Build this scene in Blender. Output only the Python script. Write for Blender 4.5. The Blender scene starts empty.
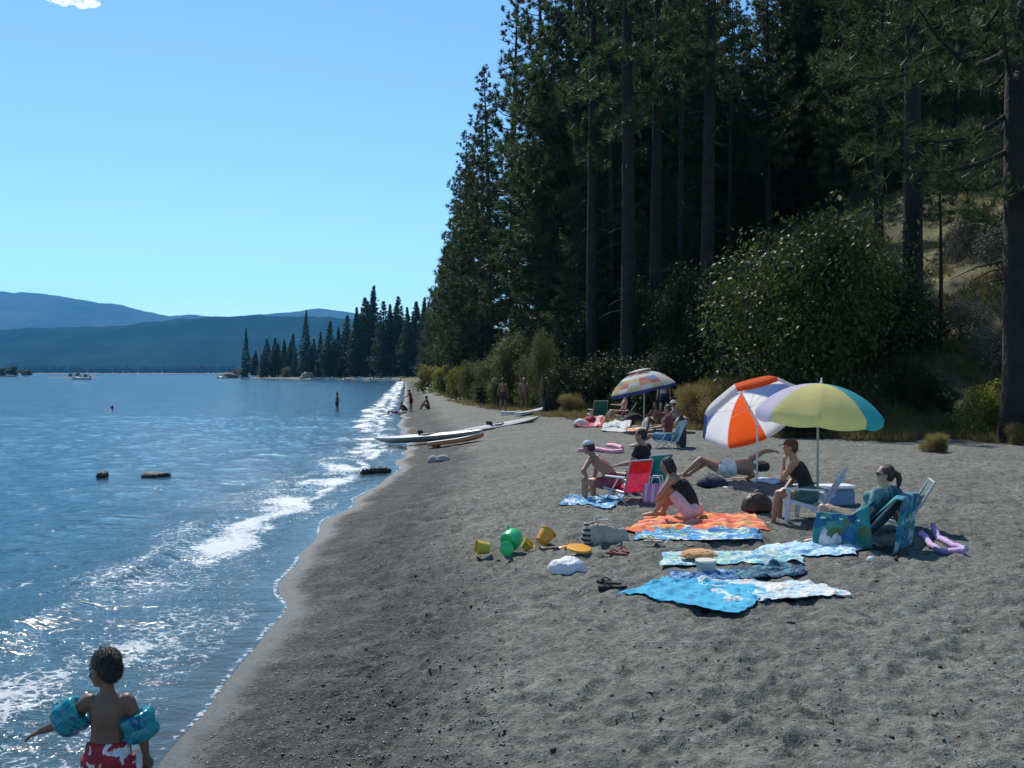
import bpy, math, random
import numpy as np
from mathutils import Vector, Matrix, Quaternion
R = math.radians
rng = np.random.default_rng(7)
random.seed(7)
scene = bpy.context.scene
COL = scene.collection

# ------------------------------------------------------------------ view, sun, sky
F = 1000.0; HOR = 373.0; CAMZ = 2.6
cam = bpy.data.cameras.new('camera'); co = bpy.data.objects.new('camera', cam); COL.objects.link(co)
PITCH = math.atan((384 - HOR) / F)
co.location = (0, 0, CAMZ); co.rotation_euler = (math.pi / 2 - PITCH, 0, 0)
cam.sensor_width = 36; cam.lens = F / 1024 * 36; cam.clip_start = .05; cam.clip_end = 30000
scene.camera = co
SUN_AZ, SUN_EL = R(-20), R(50)
sunv = Vector((math.sin(SUN_AZ) * math.cos(SUN_EL), math.cos(SUN_AZ) * math.cos(SUN_EL), math.sin(SUN_EL)))
sl = bpy.data.lights.new('sun', 'SUN'); so = bpy.data.objects.new('sun', sl); COL.objects.link(so)
sl.energy = 4.8; sl.angle = R(.5); sl.color = (1, .95, .86)
so.rotation_euler = sunv.to_track_quat('Z', 'Y').to_euler()
w = bpy.data.worlds.new('World'); scene.world = w; w.use_nodes = True
nt = w.node_tree; bg = nt.nodes['Background']
sky = nt.nodes.new('ShaderNodeTexSky'); sky.sky_type = 'NISHITA'; sky.sun_disc = False
sky.sun_elevation = SUN_EL; sky.sun_rotation = SUN_AZ
sky.altitude = 1900; sky.air_density = 1.3; sky.dust_density = .4; sky.ozone_density = 2.2
tint = nt.nodes.new('ShaderNodeMix'); tint.data_type = 'RGBA'; tint.blend_type = 'MULTIPLY'; tint.inputs[0].default_value = 1; tint.inputs[7].default_value = (.66, .89, 1.03, 1)
nt.links.new(sky.outputs[0], tint.inputs[6]); nt.links.new(tint.outputs[2], bg.inputs[0]); bg.inputs[1].default_value = .135
vs = scene.view_settings; vs.view_transform = 'Standard'; vs.look = 'None'; vs.exposure = .12; vs.gamma = 1
cy = scene.cycles
cy.max_bounces = 6; cy.diffuse_bounces = 2; cy.glossy_bounces = 2; cy.transmission_bounces = 3
cy.transparent_max_bounces = 6; cy.volume_bounces = 2; cy.sample_clamp_indirect = 4
cy.caustics_reflective = False; cy.caustics_refractive = False

# ------------------------------------------------------------------ materials
def new_mat(name):
    m = bpy.data.materials.new(name); m.use_nodes = True
    nt = m.node_tree; p = nt.nodes['Principled BSDF']
    return m, nt, p
def node(nt, t, **kw):
    n = nt.nodes.new(t)
    for k, v in kw.items():
        if isinstance(k, str) and hasattr(n, k): setattr(n, k, v)
    return n
def setin(n, **kw):
    for k, v in kw.items(): n.inputs[k.replace('_', ' ')].default_value = v
def noise(nt, vec, scale, detail=4, rough=.55, dist=0):
    n = nt.nodes.new('ShaderNodeTexNoise'); n.inputs['Scale'].default_value = scale
    n.inputs['Detail'].default_value = detail; n.inputs['Roughness'].default_value = rough; n.inputs['Distortion'].default_value = dist
    if vec is not None: nt.links.new(vec, n.inputs['Vector'])
    return n.outputs[0]
def ramp(nt, f, stops, interp='LINEAR'):
    r = nt.nodes.new('ShaderNodeValToRGB'); r.color_ramp.interpolation = interp
    e = r.color_ramp.elements
    while len(e) < len(stops): e.new(.5)
    for i, (p, c) in enumerate(stops):
        e[i].position = p
        e[i].color = (*c, 1) if hasattr(c, '__len__') else (c, c, c, 1)
    nt.links.new(f, r.inputs[0]); return r.outputs[0]
def mix(nt, f, a, b, typ='MIX'):
    n = nt.nodes.new('ShaderNodeMix'); n.data_type = 'RGBA'; n.blend_type = typ
    for sock, v in ((n.inputs[0], f), (n.inputs[6], a), (n.inputs[7], b)):
        if isinstance(v, bpy.types.NodeSocket): nt.links.new(v, sock)
        elif hasattr(v, '__len__'): sock.default_value = (*v[:3], 1)
        elif sock == n.inputs[0]: sock.default_value = v
        else: sock.default_value = (v, v, v, 1)
    return n.outputs[2]
def math_(nt, op, a, b=None, c=None, clamp=False):
    n = nt.nodes.new('ShaderNodeMath'); n.operation = op; n.use_clamp = clamp
    for i, v in enumerate((a, b, c)):
        if v is None: continue
        if isinstance(v, bpy.types.NodeSocket): nt.links.new(v, n.inputs[i])
        else: n.inputs[i].default_value = v
    return n.outputs[0]
def attr(nt, name):
    n = nt.nodes.new('ShaderNodeAttribute'); n.attribute_name = name; return n.outputs['Fac']
def objco(nt): return nt.nodes.new('ShaderNodeTexCoord').outputs['Object']
def uvco(nt): return nt.nodes.new('ShaderNodeTexCoord').outputs['UV']
def bump(nt, p, h, dist=1.0, strength=1.0):
    b = nt.nodes.new('ShaderNodeBump'); b.inputs['Distance'].default_value = dist; b.inputs['Strength'].default_value = strength
    nt.links.new(h, b.inputs['Height']); nt.links.new(b.outputs[0], p.inputs['Normal']); return b
def sep(nt, v):
    n = nt.nodes.new('ShaderNodeSeparateXYZ'); nt.links.new(v, n.inputs[0]); return n.outputs
def add_translucent(nt, p, fac, colsock_or_col):
    t = nt.nodes.new('ShaderNodeBsdfTranslucent'); ms = nt.nodes.new('ShaderNodeMixShader')
    out = nt.nodes['Material Output']
    if isinstance(colsock_or_col, bpy.types.NodeSocket): nt.links.new(colsock_or_col, t.inputs[0])
    else: t.inputs[0].default_value = (*colsock_or_col, 1)
    ms.inputs[0].default_value = fac
    nt.links.new(p.outputs[0], ms.inputs[1]); nt.links.new(t.outputs[0], ms.inputs[2]); nt.links.new(ms.outputs[0], out.inputs[0])
_mc = {}
def M(name, col, rough=.6, var=.2, scale=6, bmp=0, bscale=60, transl=0, metal=0, spec=.5, coat=0):
    if name in _mc: return _mc[name]
    m, nt, p = new_mat(name); v = objco(nt)
    n = noise(nt, v, scale, 5)
    c = ramp(nt, n, [(.3, [x * (1 - var) for x in col]), (.7, [min(1, x * (1 + var)) for x in col])])
    nt.links.new(c, p.inputs['Base Color'])
    p.inputs['Roughness'].default_value = rough; p.inputs['Metallic'].default_value = metal
    p.inputs['Specular IOR Level'].default_value = spec; p.inputs['Coat Weight'].default_value = coat
    if bmp: bump(nt, p, noise(nt, v, bscale, 4), bmp)
    if transl: add_translucent(nt, p, transl, c)
    _mc[name] = m; return m
def leaf_mat(name, c1, c2, rough=.5, transl=.25, spec=.4, hue=.25):
    """foliage: clumps of two greens, every plant a little different"""
    if name in _mc: return _mc[name]
    m, nt, p = new_mat(name); v = objco(nt)
    n = noise(nt, v, .7, 3); n2 = noise(nt, v, 7, 2)
    f = math_(nt, 'ADD', math_(nt, 'MULTIPLY', n, .6), math_(nt, 'MULTIPLY', n2, .4))
    c = ramp(nt, f, [(.36, c1), (.64, c2)])
    oi = nt.nodes.new('ShaderNodeObjectInfo')
    hs = nt.nodes.new('ShaderNodeHueSaturation'); nt.links.new(c, hs.inputs['Color'])
    nt.links.new(math_(nt, 'MULTIPLY_ADD', oi.outputs['Random'], hue * 2, 1 - hue), hs.inputs['Value'])
    nt.links.new(math_(nt, 'MULTIPLY_ADD', oi.outputs['Random'], .03, .485), hs.inputs['Hue'])
    nt.links.new(hs.outputs[0], p.inputs['Base Color'])
    p.inputs['Roughness'].default_value = rough; p.inputs['Specular IOR Level'].default_value = spec
    add_translucent(nt, p, transl, hs.outputs[0])
    _mc[name] = m; return m
def cloth_mat(name, kind, cols, rough=.85, scale=6):
    """towels and fabrics; patterns laid out on the cloth's own UVs"""
    if name in _mc: return _mc[name]
    m, nt, p = new_mat(name); v = uvco(nt)
    if kind == 'stripes':
        x = sep(nt, v)[1]
        f = math_(nt, 'FRACT', math_(nt, 'MULTIPLY', x, scale))
        k = len(cols); c = ramp(nt, f, [(i / k, cols[i]) for i in range(k)], 'CONSTANT')
    elif kind == 'print':
        vo = nt.nodes.new('ShaderNodeTexVoronoi'); vo.inputs['Scale'].default_value = scale
        mp = nt.nodes.new('ShaderNodeVectorMath'); mp.operation = 'ADD'
        nt.links.new(v, mp.inputs[0])
        nz = nt.nodes.new('ShaderNodeTexNoise'); nz.inputs['Scale'].default_value = scale * 1.2
        nt.links.new(v, nz.inputs['Vector'])
        sc = nt.nodes.new('ShaderNodeVectorMath'); sc.operation = 'SCALE'; sc.inputs['Scale'].default_value = .22
        nt.links.new(nz.outputs['Color'], sc.inputs[0]); nt.links.new(sc.outputs[0], mp.inputs[1])
        nt.links.new(mp.outputs[0], vo.inputs['Vector'])
        f = sep(nt, vo.outputs['Color'])[0]
        k = len(cols); c = ramp(nt, f, [(i / k, cols[i]) for i in range(k)], 'CONSTANT')
    else:
        c = ramp(nt, noise(nt, v, scale, 4), [(.35, cols[0]), (.65, cols[-1])])
    fz = noise(nt, objco(nt), 60, 3)
    c = mix(nt, .25, c, mix(nt, 1.0, c, ramp(nt, fz, [(.3, .6), (.7, 1)]), 'MULTIPLY'))
    nt.links.new(c, p.inputs['Base Color']); p.inputs['Roughness'].default_value = rough
    p.inputs['Specular IOR Level'].default_value = .2; p.inputs['Sheen Weight'].default_value = .2
    bump(nt, p, fz, .006)
    _mc[name] = m; return m

# ------------------------------------------------------------------ mesh building
def mesh_np(name, V, Fq, Ft=None, attrs=None, smooth=True, uv=None, mi=None):
    me = bpy.data.meshes.new(name)
    V = np.asarray(V, np.float32).reshape(-1, 3)
    Fq = np.asarray(Fq if Fq is not None else [], np.int32).reshape(-1, 4); Ft = np.asarray(Ft if Ft is not None else [], np.int32).reshape(-1, 3)
    nl = Fq.size + Ft.size; npoly = len(Fq) + len(Ft)
    me.vertices.add(len(V)); me.vertices.foreach_set('co', V.ravel())
    me.loops.add(nl); me.loops.foreach_set('vertex_index', np.concatenate([Fq.ravel(), Ft.ravel()]))
    me.polygons.add(npoly)
    st = np.concatenate([np.arange(len(Fq)) * 4, Fq.size + np.arange(len(Ft)) * 3]).astype(np.int32)
    me.polygons.foreach_set('loop_start', st)
    if smooth: me.polygons.foreach_set('use_smooth', np.ones(npoly, bool))
    if mi is not None: me.polygons.foreach_set('material_index', np.asarray(mi, np.int32))
    for k, a in (attrs or {}).items():
        at = me.attributes.new(k, 'FLOAT', 'POINT'); at.data.foreach_set('value', np.asarray(a, np.float32).ravel())
    me.update(calc_edges=True)
    if uv is not None:
        ul = me.uv_layers.new(name='UVMap'); li = np.concatenate([Fq.ravel(), Ft.ravel()])
        ul.data.foreach_set('uv', np.asarray(uv, np.float32)[li].ravel())
    me.validate(); return me
def grid_faces(nr, nc, off=0, wrap=False):
    i, j = np.meshgrid(np.arange(nr - 1), np.arange(nc if wrap else nc - 1), indexing='ij')
    j2 = (j + 1) % nc
    a = i * nc + j; b = i * nc + j2; c = (i + 1) * nc + j2; d = (i + 1) * nc + j
    return np.stack([a, b, c, d], -1).reshape(-1, 4) + off
def unit(v): v = np.asarray(v, float); return v / max(1e-9, np.linalg.norm(v))
class MB:
    def __init__(s): s.V = []; s.Q = []; s.T = []; s.qm = []; s.tm = []; s.n = 0; s.mi = 0
    def add(s, V, Q=None, T=None):
        V = np.asarray(V, float).reshape(-1, 3)
        if Q is not None and len(Q): s.Q.append(np.asarray(Q, int).reshape(-1, 4) + s.n); s.qm += [s.mi] * len(s.Q[-1])
        if T is not None and len(T): s.T.append(np.asarray(T, int).reshape(-1, 3) + s.n); s.tm += [s.mi] * len(s.T[-1])
        s.V.append(V); s.n += len(V); return s
    def tube(s, path, rad, n=8, ref=None, caps=True, ry=None):
        P = np.asarray(path, float); k = len(P)
        rx = np.broadcast_to(np.asarray(rad, float), (k,)); ry = rx if ry is None else np.broadcast_to(np.asarray(ry, float), (k,))
        Tn = np.gradient(P, axis=0); Tn /= np.maximum(1e-9, np.linalg.norm(Tn, axis=1))[:, None]
        if ref is None:
            a = np.array([0, 0, 1.]) if abs(Tn[0][2]) < .9 else np.array([1., 0, 0])
            ref = np.cross(Tn[0], a)
        an = np.arange(n) * 2 * math.pi / n; rings = []; u = unit(ref)
        for i in range(k):
            u = u - Tn[i] * u.dot(Tn[i]); u = unit(u); v = np.cross(Tn[i], u)
            rings.append(P[i] + np.outer(np.cos(an) * rx[i], u) + np.outer(np.sin(an) * ry[i], v))
        V = np.concatenate(rings); Q = grid_faces(k, n, 0, True); T = []
        if caps:
            V = np.concatenate([V, P[:1], P[-1:]])
            j = np.arange(n); T = np.concatenate([np.stack([(j + 1) % n, j, np.full(n, k * n)], 1), np.stack([(k - 1) * n + j, (k - 1) * n + (j + 1) % n, np.full(n, k * n + 1)], 1)])
        return s.add(V, Q, T)
    def ell(s, c, r, nu=12, nv=8, rot=None, fn=None):
        th = np.linspace(0, math.pi, nv + 1)[1:-1]; ph = np.arange(nu) * 2 * math.pi / nu
        t, p = np.meshgrid(th, ph, indexing='ij')
        D = np.stack([np.sin(t) * np.cos(p), np.sin(t) * np.sin(p), np.cos(t)], -1).reshape(-1, 3)
        D = np.concatenate([D, [[0, 0, 1], [0, 0, -1]]])
        V = D * np.broadcast_to(np.asarray(r, float), (3,))
        if fn is not None: V = fn(V, D)
        if rot is not None: V = V @ np.asarray(rot).T
        Q = grid_faces(nv - 1, nu, 0, True); j = np.arange(nu); N = (nv - 1) * nu
        T = np.concatenate([np.stack([(j), (j + 1) % nu, np.full(nu, N)], 1)[:, [0, 2, 1]][:, [0, 2, 1]], np.stack([(nv - 2) * nu + (j + 1) % nu, (nv - 2) * nu + j, np.full(nu, N + 1)], 1)])
        return s.add(V + np.asarray(c, float), Q[:, ::-1], T[:, ::-1])
    def box(s, c, size, rot=None, bev=.12):
        """box with chamfered edges; size is full size, bev a share of the smallest side"""
        h = np.asarray(size, float) / 2; b = min(h) * bev * 2
        V = []; idx = {}
        for sx in (-1, 1):
            for sy in (-1, 1):
                for sz in (-1, 1):
                    sg = np.array([sx, sy, sz])
                    for ax in range(3):
                        q = sg * (h - b); q[ax] = sg[ax] * h[ax]
                        idx[(sx, sy, sz, ax)] = len(V); V.append(q)
        Q = []; T = []
        for ax in range(3):
            o = [a for a in range(3) if a != ax]
            for sg in (-1, 1):
                cs = []
                for (p, q) in ((-1, -1), (1, -1), (1, 1), (-1, 1)):
                    t = [0, 0, 0]; t[ax] = sg; t[o[0]] = p; t[o[1]] = q; cs.append(idx[(*t, ax)])
                Q.append(cs if (sg == 1) == (ax != 1) else cs[::-1])
            for p in (-1, 1):
                for q in (-1, 1):
                    t1 = [0, 0, 0]; t1[o[0]] = p; t1[o[1]] = q; t2 = list(t1); t1[ax] = -1; t2[ax] = 1
                    f = [idx[(*t1, o[0])], idx[(*t2, o[0])], idx[(*t2, o[1])], idx[(*t1, o[1])]]
                    Q.append(f)
        for k in [(a, b_, c_) for a in (-1, 1) for b_ in (-1, 1) for c_ in (-1, 1)]:
            T.append([idx[(*k, 0)], idx[(*k, 1)], idx[(*k, 2)]])
        V = np.array(V)
        if rot is not None: V = V @ np.asarray(rot).T
        return s.add(V + np.asarray(c, float), Q, T)
    def bar(s, a, b, w, t, up=(0, 0, 1), bev=.15):
        a = np.asarray(a, float); b = np.asarray(b, float); d = unit(b - a); x = unit(np.cross(d, up)); z = np.cross(x, d)
        return s.box((a + b) / 2, (w, np.linalg.norm(b - a), t), np.stack([x, d, z], 1), bev)
    def lathe(s, prof, n=24, rot=None, c=(0, 0, 0), fn=None):
        pr = np.asarray(prof, float); an = np.arange(n) * 2 * math.pi / n
        V = np.stack([np.outer(pr[:, 0], np.cos(an)), np.outer(pr[:, 0], np.sin(an)), np.repeat(pr[:, 1:2], n, 1)], -1).reshape(-1, 3)
        if fn is not None: V = fn(V)
        if rot is not None: V = V @ np.asarray(rot).T
        return s.add(V + np.asarray(c, float), grid_faces(len(pr), n, 0, True))
    def arrays(s):
        V = np.concatenate(s.V); Q = np.concatenate(s.Q) if s.Q else np.zeros((0, 4), int); T = np.concatenate(s.T) if s.T else np.zeros((0, 3), int)
        return V, Q, T
    def mesh(s, name, smooth=True):
        V, Q, T = s.arrays(); me = mesh_np(name, V, Q, T, smooth=smooth, mi=s.qm + s.tm)
        return me
    def build(s, name, mat, parent=None, smooth=True, fixn=True, edge=35):
        me = s.mesh(name, smooth)
        if fixn:
            import bmesh
            b = bmesh.new(); b.from_mesh(me); bmesh.ops.recalc_face_normals(b, faces=b.faces)
            if smooth and edge:
                for e in b.edges:
                    if len(e.link_faces) == 2 and e.calc_face_angle(0) > R(edge): e.smooth = False
            b.to_mesh(me); b.free()
        return link(name, me, mat, parent)
def link(name, me, mat, parent=None):
    o = bpy.data.objects.new(name, me); COL.objects.link(o)
    for m in (mat if isinstance(mat, (list, tuple)) else [mat]): me.materials.append(m)
    if parent: o.parent = parent
    return o
def tag(o, label=None, cat=None, group=None, kind=None):
    if label: o['label'] = label
    if cat: o['category'] = cat
    if group: o['group'] = group
    if kind: o['kind'] = kind
    return o
def empty(name, loc=(0, 0, 0), rz=0, label=None, cat=None, group=None):
    o = bpy.data.objects.new(name, None); COL.objects.link(o); o.empty_display_size = .2
    o.location = loc; o.rotation_euler = (0, 0, rz); return tag(o, label, cat, group)
def copy_tree(o, parent=None):
    c = o.copy(); COL.objects.link(c)
    if parent: c.parent = parent
    for ch in list(o.children): copy_tree(ch, c)
    return c
def rotz(a): c, s = math.cos(a), math.sin(a); return np.array([[c, -s, 0], [s, c, 0], [0, 0, 1.]])
def rotx(a): c, s = math.cos(a), math.sin(a); return np.array([[1., 0, 0], [0, c, -s], [0, s, c]])
def roty(a): c, s = math.cos(a), math.sin(a); return np.array([[c, 0, s], [0, 1., 0], [-s, 0, c]])
def to_axis(d):
    """rotation that takes +Z to d"""
    return np.array(Vector((0, 0, 1)).rotation_difference(Vector(d)).to_matrix())

# value noise in numpy (world units), fractal
_tab = np.random.default_rng(3).random((256, 256))
def vnoise(x, y, s=1.0, oct=1, seed=0):
    out = 0; amp = 1; tot = 0
    for o in range(oct):
        X = x / s * 2 ** o + 17.3 * (o + 1) + seed * 31.7; Y = y / s * 2 ** o + 5.1 * (o + 1) + seed * 11.9
        xi = np.floor(X).astype(int); yi = np.floor(Y).astype(int); fx = X - xi; fy = Y - yi
        fx = fx * fx * (3 - 2 * fx); fy = fy * fy * (3 - 2 * fy)
        g = lambda a, b: _tab[a & 255, b & 255]
        v = (g(xi, yi) * (1 - fx) + g(xi + 1, yi) * fx) * (1 - fy) + (g(xi, yi + 1) * (1 - fx) + g(xi + 1, yi + 1) * fx) * fy
        out = out + (v - .5) * 2 * amp; tot += amp; amp *= .5
    return out / tot
def sstep(a, b, x): t = np.clip((x - a) / (b - a), 0, 1); return t * t * (3 - 2 * t)
# ------------------------------------------------------------------ lie of the land
_S = np.array([(-20, -1.9), (0, -2.3), (6.57, -2.38), (7.95, -2.36), (8.9, -2.33), (10.3, -2.44), (11.45, -2.6), (12.26, -2.88), (14.7, -3.1), (17.7, -3.22),
               (22.2, -3.15), (26.8, -3.14), (33.8, -3.6), (50, -5.6), (81, -8.8), (153, -16.4), (300, -32), (400, -78), (500, -136), (520, -140), (560, -60), (700, 60), (12000, 900)], float)
_ly = np.linspace(math.log(10), math.log(12030), 3000); _sy = np.exp(_ly) - 30
_sx = np.interp(_sy, _S[:, 0], _S[:, 1]); _k = np.exp(-np.linspace(-2, 2, 25) ** 2); _k /= _k.sum()
_sx[12:-12] = np.convolve(_sx, _k, 'valid')
def shore(y):
    y = np.asarray(y, float)
    return np.interp(y, _sy, _sx) + .10 * vnoise(y, y * 0, 1.7, 2, 2) * np.minimum(1 + y / 30, 3)
_FT = np.array([(90, 10), (40, 19), (20, 23.5), (13.5, 26), (9.4, 27), (6.6, 34), (2.4, 45), (-1.3, 60), (-6.3, 90), (-14, 150), (-28, 290), (-74, 405), (-130, 500), (-134, 512), (-50, 552), (80, 700), (900, 3000)], float)
def hill_dist(x, y):
    x = np.asarray(x, float); y = np.asarray(y, float)
    best = np.full(x.shape, 1e9); sgn = np.ones(x.shape)
    for a, b in zip(_FT[:-1], _FT[1:]):
        ab = b - a; L = ab @ ab
        t = np.clip(((x - a[0]) * ab[0] + (y - a[1]) * ab[1]) / L, 0, 1)
        dx = x - a[0] - t * ab[0]; dy = y - a[1] - t * ab[1]; d = np.hypot(dx, dy)
        cr = ab[0] * (y - a[1]) - ab[1] * (x - a[0])
        m = d < best - 1e-9
        best = np.where(m, d, best); sgn = np.where(m, np.where(cr < 0, 1., -1.), sgn)
    return best * sgn
_PD = np.array([(-40, -2.2), (-14, -1.6), (-3, -.4), (0, 0), (1, .125), (1.8, .27), (2.6, .42), (4, .57), (7, .68), (12, .77), (18, .86), (40, 1.0), (900, 1.3)], float)
PRINTS = []     # trodden tracks across the dry sand: x, y, heading, size
_fr = np.random.default_rng(17)
for sx, sy, tx, ty in [(-.9, 5, .3, 17), (3.4, 4.6, -1.0, 9.5), (.3, 4.8, 4.5, 8.6), (4.2, 6, 1.2, 10), (1.4, 4.7, 1.8, 9.8), (-1.2, 9, 1.5, 12), (6.5, 7, 5.6, 16), (-1.4, 14, 1.5, 16), (2.6, 8.5, -.5, 14), (3.0, 5.2, 6.0, 10.5), (-.4, 6.4, 2.2, 5.4), (5, 12, 8, 19), (-1.5, 7, -.2, 11), (-.6, 12, -1.2, 24), (.8, 18, 1.5, 30), (2.2, 6.6, .0, 8.2)]:
    L_ = math.hypot(tx - sx, ty - sy); n_ = int(L_ / .36); a_ = math.atan2(ty - sy, tx - sx); fl_ = _fr.uniform(.75, 1.1)
    for i in range(n_):
        t_ = i / n_; q_ = .10 * (-1) ** i; PRINTS.append((sx + (tx - sx) * t_ - math.sin(a_) * q_ + _fr.normal(0, .05), sy + (ty - sy) * t_ + math.cos(a_) * q_ + _fr.normal(0, .05) + .3 * math.sin(t_ * 5 + sx), a_ + _fr.normal(0, .2), fl_))
for i in range(60): PRINTS.append((_fr.uniform(-1.2, 6.5), _fr.uniform(4.4, 15), _fr.uniform(0, 6.28), _fr.uniform(.6, 1.25)))
def height(x, y, fine=True, extra=False):
    x = np.asarray(x, float); y = np.asarray(y, float)
    d = x - shore(y); e = hill_dist(x, y)
    z = np.interp(d, _PD[:, 0], _PD[:, 1])
    ep = np.maximum(e, 0); far = 1 - .82 * sstep(110, 300, y)
    raw = .1 * ep + .68 * np.maximum(0, ep - 1.2) ** 2 / (np.maximum(0, ep - 1.2) + 2.2)
    hz = 34 * (1 - np.exp(-raw / 34)) * far
    z = z + hz + sstep(1, 7, ep) * far * (.55 * vnoise(x, y, 4.5, 3, 4) + 1.0 * vnoise(x, y, 14, 2, 5))
    if fine:
        dry = sstep(.5, 1.6, d); fz = 1 - .8 * sstep(13, 30, y)
        z = z + dry * (.040 * vnoise(x, y, 1.3, 2, 1) + fz * (.036 * vnoise(x, y, .34, 3, 3) - .06 * np.maximum(0, vnoise(x, y, .42, 1, 8) - .25))) + .012 * sstep(.1, .5, d) * vnoise(x, y, .22, 2, 6) + fz * sstep(.4, 1.2, d) * (.050 * (.35 - np.abs(vnoise(x, y, .17, 2, 16))) + .022 * vnoise(x * .7, y, .09, 1, 19))
        z = z + .03 * np.exp(-((d - 1.25) / .5) ** 2) * vnoise(x, y, .5, 3, 9)
        if x.size > 1000:
            for fx, fy, fa, fl in PRINTS:
                k = np.nonzero((np.abs(x - fx) < .32) & (np.abs(y - fy) < .32))[0]
                if len(k) == 0: continue
                ux = (x[k] - fx) * math.cos(fa) + (y[k] - fy) * math.sin(fa); uy = -(x[k] - fx) * math.sin(fa) + (y[k] - fy) * math.cos(fa)
                r2 = (ux / (.15 * fl)) ** 2 + (uy / (.062 * fl)) ** 2; z[k] += -.020 * np.exp(-r2 ** 2 * .8) + .012 * np.exp(-((np.sqrt(r2) - 1.35) / .35) ** 2)
    return (z, d, e) if extra else z
def H(x, y): return float(height(np.array([x]), np.array([y]))[0])
CP, SP = math.cos(PITCH), math.sin(PITCH)
def ray(px, py):
    u = (px - 512) / F; v = (384 - py) / F
    return np.array([u, CP + v * SP, -SP + v * CP])
def G(px, py):
    """where the line of sight through a photo pixel meets the ground"""
    d = ray(px, py); t = 1.0; prev = 0
    ts = np.geomspace(3, 700, 900); P = np.outer(ts, d) + [0, 0, CAMZ]
    h = height(P[:, 0], P[:, 1], False); k = np.argmax(P[:, 2] < np.maximum(h, 0))
    a, b = ts[k - 1], ts[k]
    tt = np.linspace(a, b, 40); P = np.outer(tt, d) + [0, 0, CAMZ]; h = height(P[:, 0], P[:, 1], False); k2 = np.argmax(P[:, 2] < np.maximum(h, 0))
    return P[k2]
def AT(px, Y, z=None):
    x = (px - 512) / F * Y
    return np.array([x, Y, H(x, Y) if z is None else z])

# ground: one sheet from behind the camera out to the wooded point
ys = np.concatenate([np.linspace(-8, 3.6, 30), np.geomspace(3.65, 60, 520), np.geomspace(61, 760, 190)])
us = np.concatenate([np.linspace(-1.6, -.6, 12)[:-1], np.linspace(-.6, .6, 470), np.linspace(.6, 1.8, 40)[1:]])
wy = np.sqrt(np.maximum(ys, 0) ** 2 + 3.2 ** 2)
X = us[None, :] * wy[:, None]; Y = np.repeat(ys[:, None], len(us), 1)
Z, D, E = height(X.ravel(), Y.ravel(), True, True)
V = np.stack([X.ravel(), Y.ravel(), Z], 1)
gf = grid_faces(len(ys), len(us))
keep = (D[gf].max(1) > -6)
gm = mesh_np('ground', V, gf[keep], attrs={'sd': D, 'hd': E})
m, nt, p = new_mat('ground'); v = objco(nt); sd = attr(nt, 'sd'); hd = attr(nt, 'hd')
big = noise(nt, v, .7, 4); med = noise(nt, v, 6, 5, .6); fin = noise(nt, v, 38, 4, .7); grit = noise(nt, v, 120, 3, .7)
dry = ramp(nt, med, [(.30, (.118, .119, .101)), (.70, (.225, .224, .192))])
dry = mix(nt, .75, dry, mix(nt, 1, dry, ramp(nt, noise(nt, v, 17, 5, .75), [(.34, .32), (.5, .95), (.66, 1.6)]), 'MULTIPLY'))
dry = mix(nt, 1, dry, ramp(nt, grit, [(.3, .6), (.5, 1.), (.72, 1.45)]), 'MULTIPLY')
dry = mix(nt, 1, dry, ramp(nt, big, [(.3, .82), (.7, 1.12)]), 'MULTIPLY')
fl = nt.nodes.new('ShaderNodeTexVoronoi'); fl.inputs['Scale'].default_value = 9; nt.links.new(v, fl.inputs['Vector'])
fleck = ramp(nt, fl.outputs['Distance'], [(.045, 1), (.075, 0)])
fsel = ramp(nt, sep(nt, fl.outputs['Color'])[0], [(.86, 0), (.88, 1)])
dry = mix(nt, math_(nt, 'MULTIPLY', fleck, fsel), dry, (.45, .42, .38))
# dark coarse band of pebbles and bark thrown up along the berm
bandn = math_(nt, 'ADD', sd, math_(nt, 'MULTIPLY_ADD', noise(nt, v, 1.6, 4), 1.6, -.8))
band = ramp(nt, math_(nt, 'MULTIPLY', bandn, .25), [(.03, 0), (.09, 1), (.38, 1), (.60, 0)])
dark = ramp(nt, noise(nt, v, 30, 5, .8), [(.38, (.016, .0155, .014)), (.56, (.070, .068, .060)), (.70, (.26, .25, .22))])
patch = ramp(nt, noise(nt, v, 2.6, 5, .7), [(.36, .5), (.52, 1)])
sand = mix(nt, math_(nt, 'MULTIPLY', math_(nt, 'MULTIPLY', band, patch), .96), dry, dark)
wetn = math_(nt, 'ADD', sd, math_(nt, 'MULTIPLY_ADD', noise(nt, v, 2.2, 3), .35, -.17))
wet = ramp(nt, wetn, [(.14, 1), (.36, 0)])
sand = mix(nt, wet, sand, mix(nt, 1, ramp(nt, med, [(.3, (.036, .036, .029)), (.7, (.070, .068, .055))]), ramp(nt, fin, [(.32, .45), (.66, 1.4)]), 'MULTIPLY'))
# hillside: needle litter, dry grass, soil
lit = ramp(nt, noise(nt, v, .6, 5, .65), [(.34, (.05, .04, .026)), (.48, (.105, .098, .040)), (.6, (.165, .16, .058)), (.72, (.095, .11, .04))])
lit = mix(nt, .6, lit, mix(nt, 1, lit, ramp(nt, noise(nt, v, 9, 5, .7), [(.3, .35), (.7, 1.5)]), 'MULTIPLY'))
hn = math_(nt, 'ADD', hd, math_(nt, 'MULTIPLY_ADD', noise(nt, v, 1.1, 4), 2.4, -1.2))
col = mix(nt, ramp(nt, math_(nt, 'MULTIPLY_ADD', hn, .3, .5), [(.35, 0), (.65, 1)]), sand, lit)
nt.links.new(col, p.inputs['Base Color'])
rg = nt.nodes.new('ShaderNodeMapRange'); nt.links.new(wet, rg.inputs[0]); rg.inputs[3].default_value = .9; rg.inputs[4].default_value = .5
nt.links.new(rg.outputs[0], p.inputs['Roughness']); p.inputs['Specular IOR Level'].default_value = .35
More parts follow.
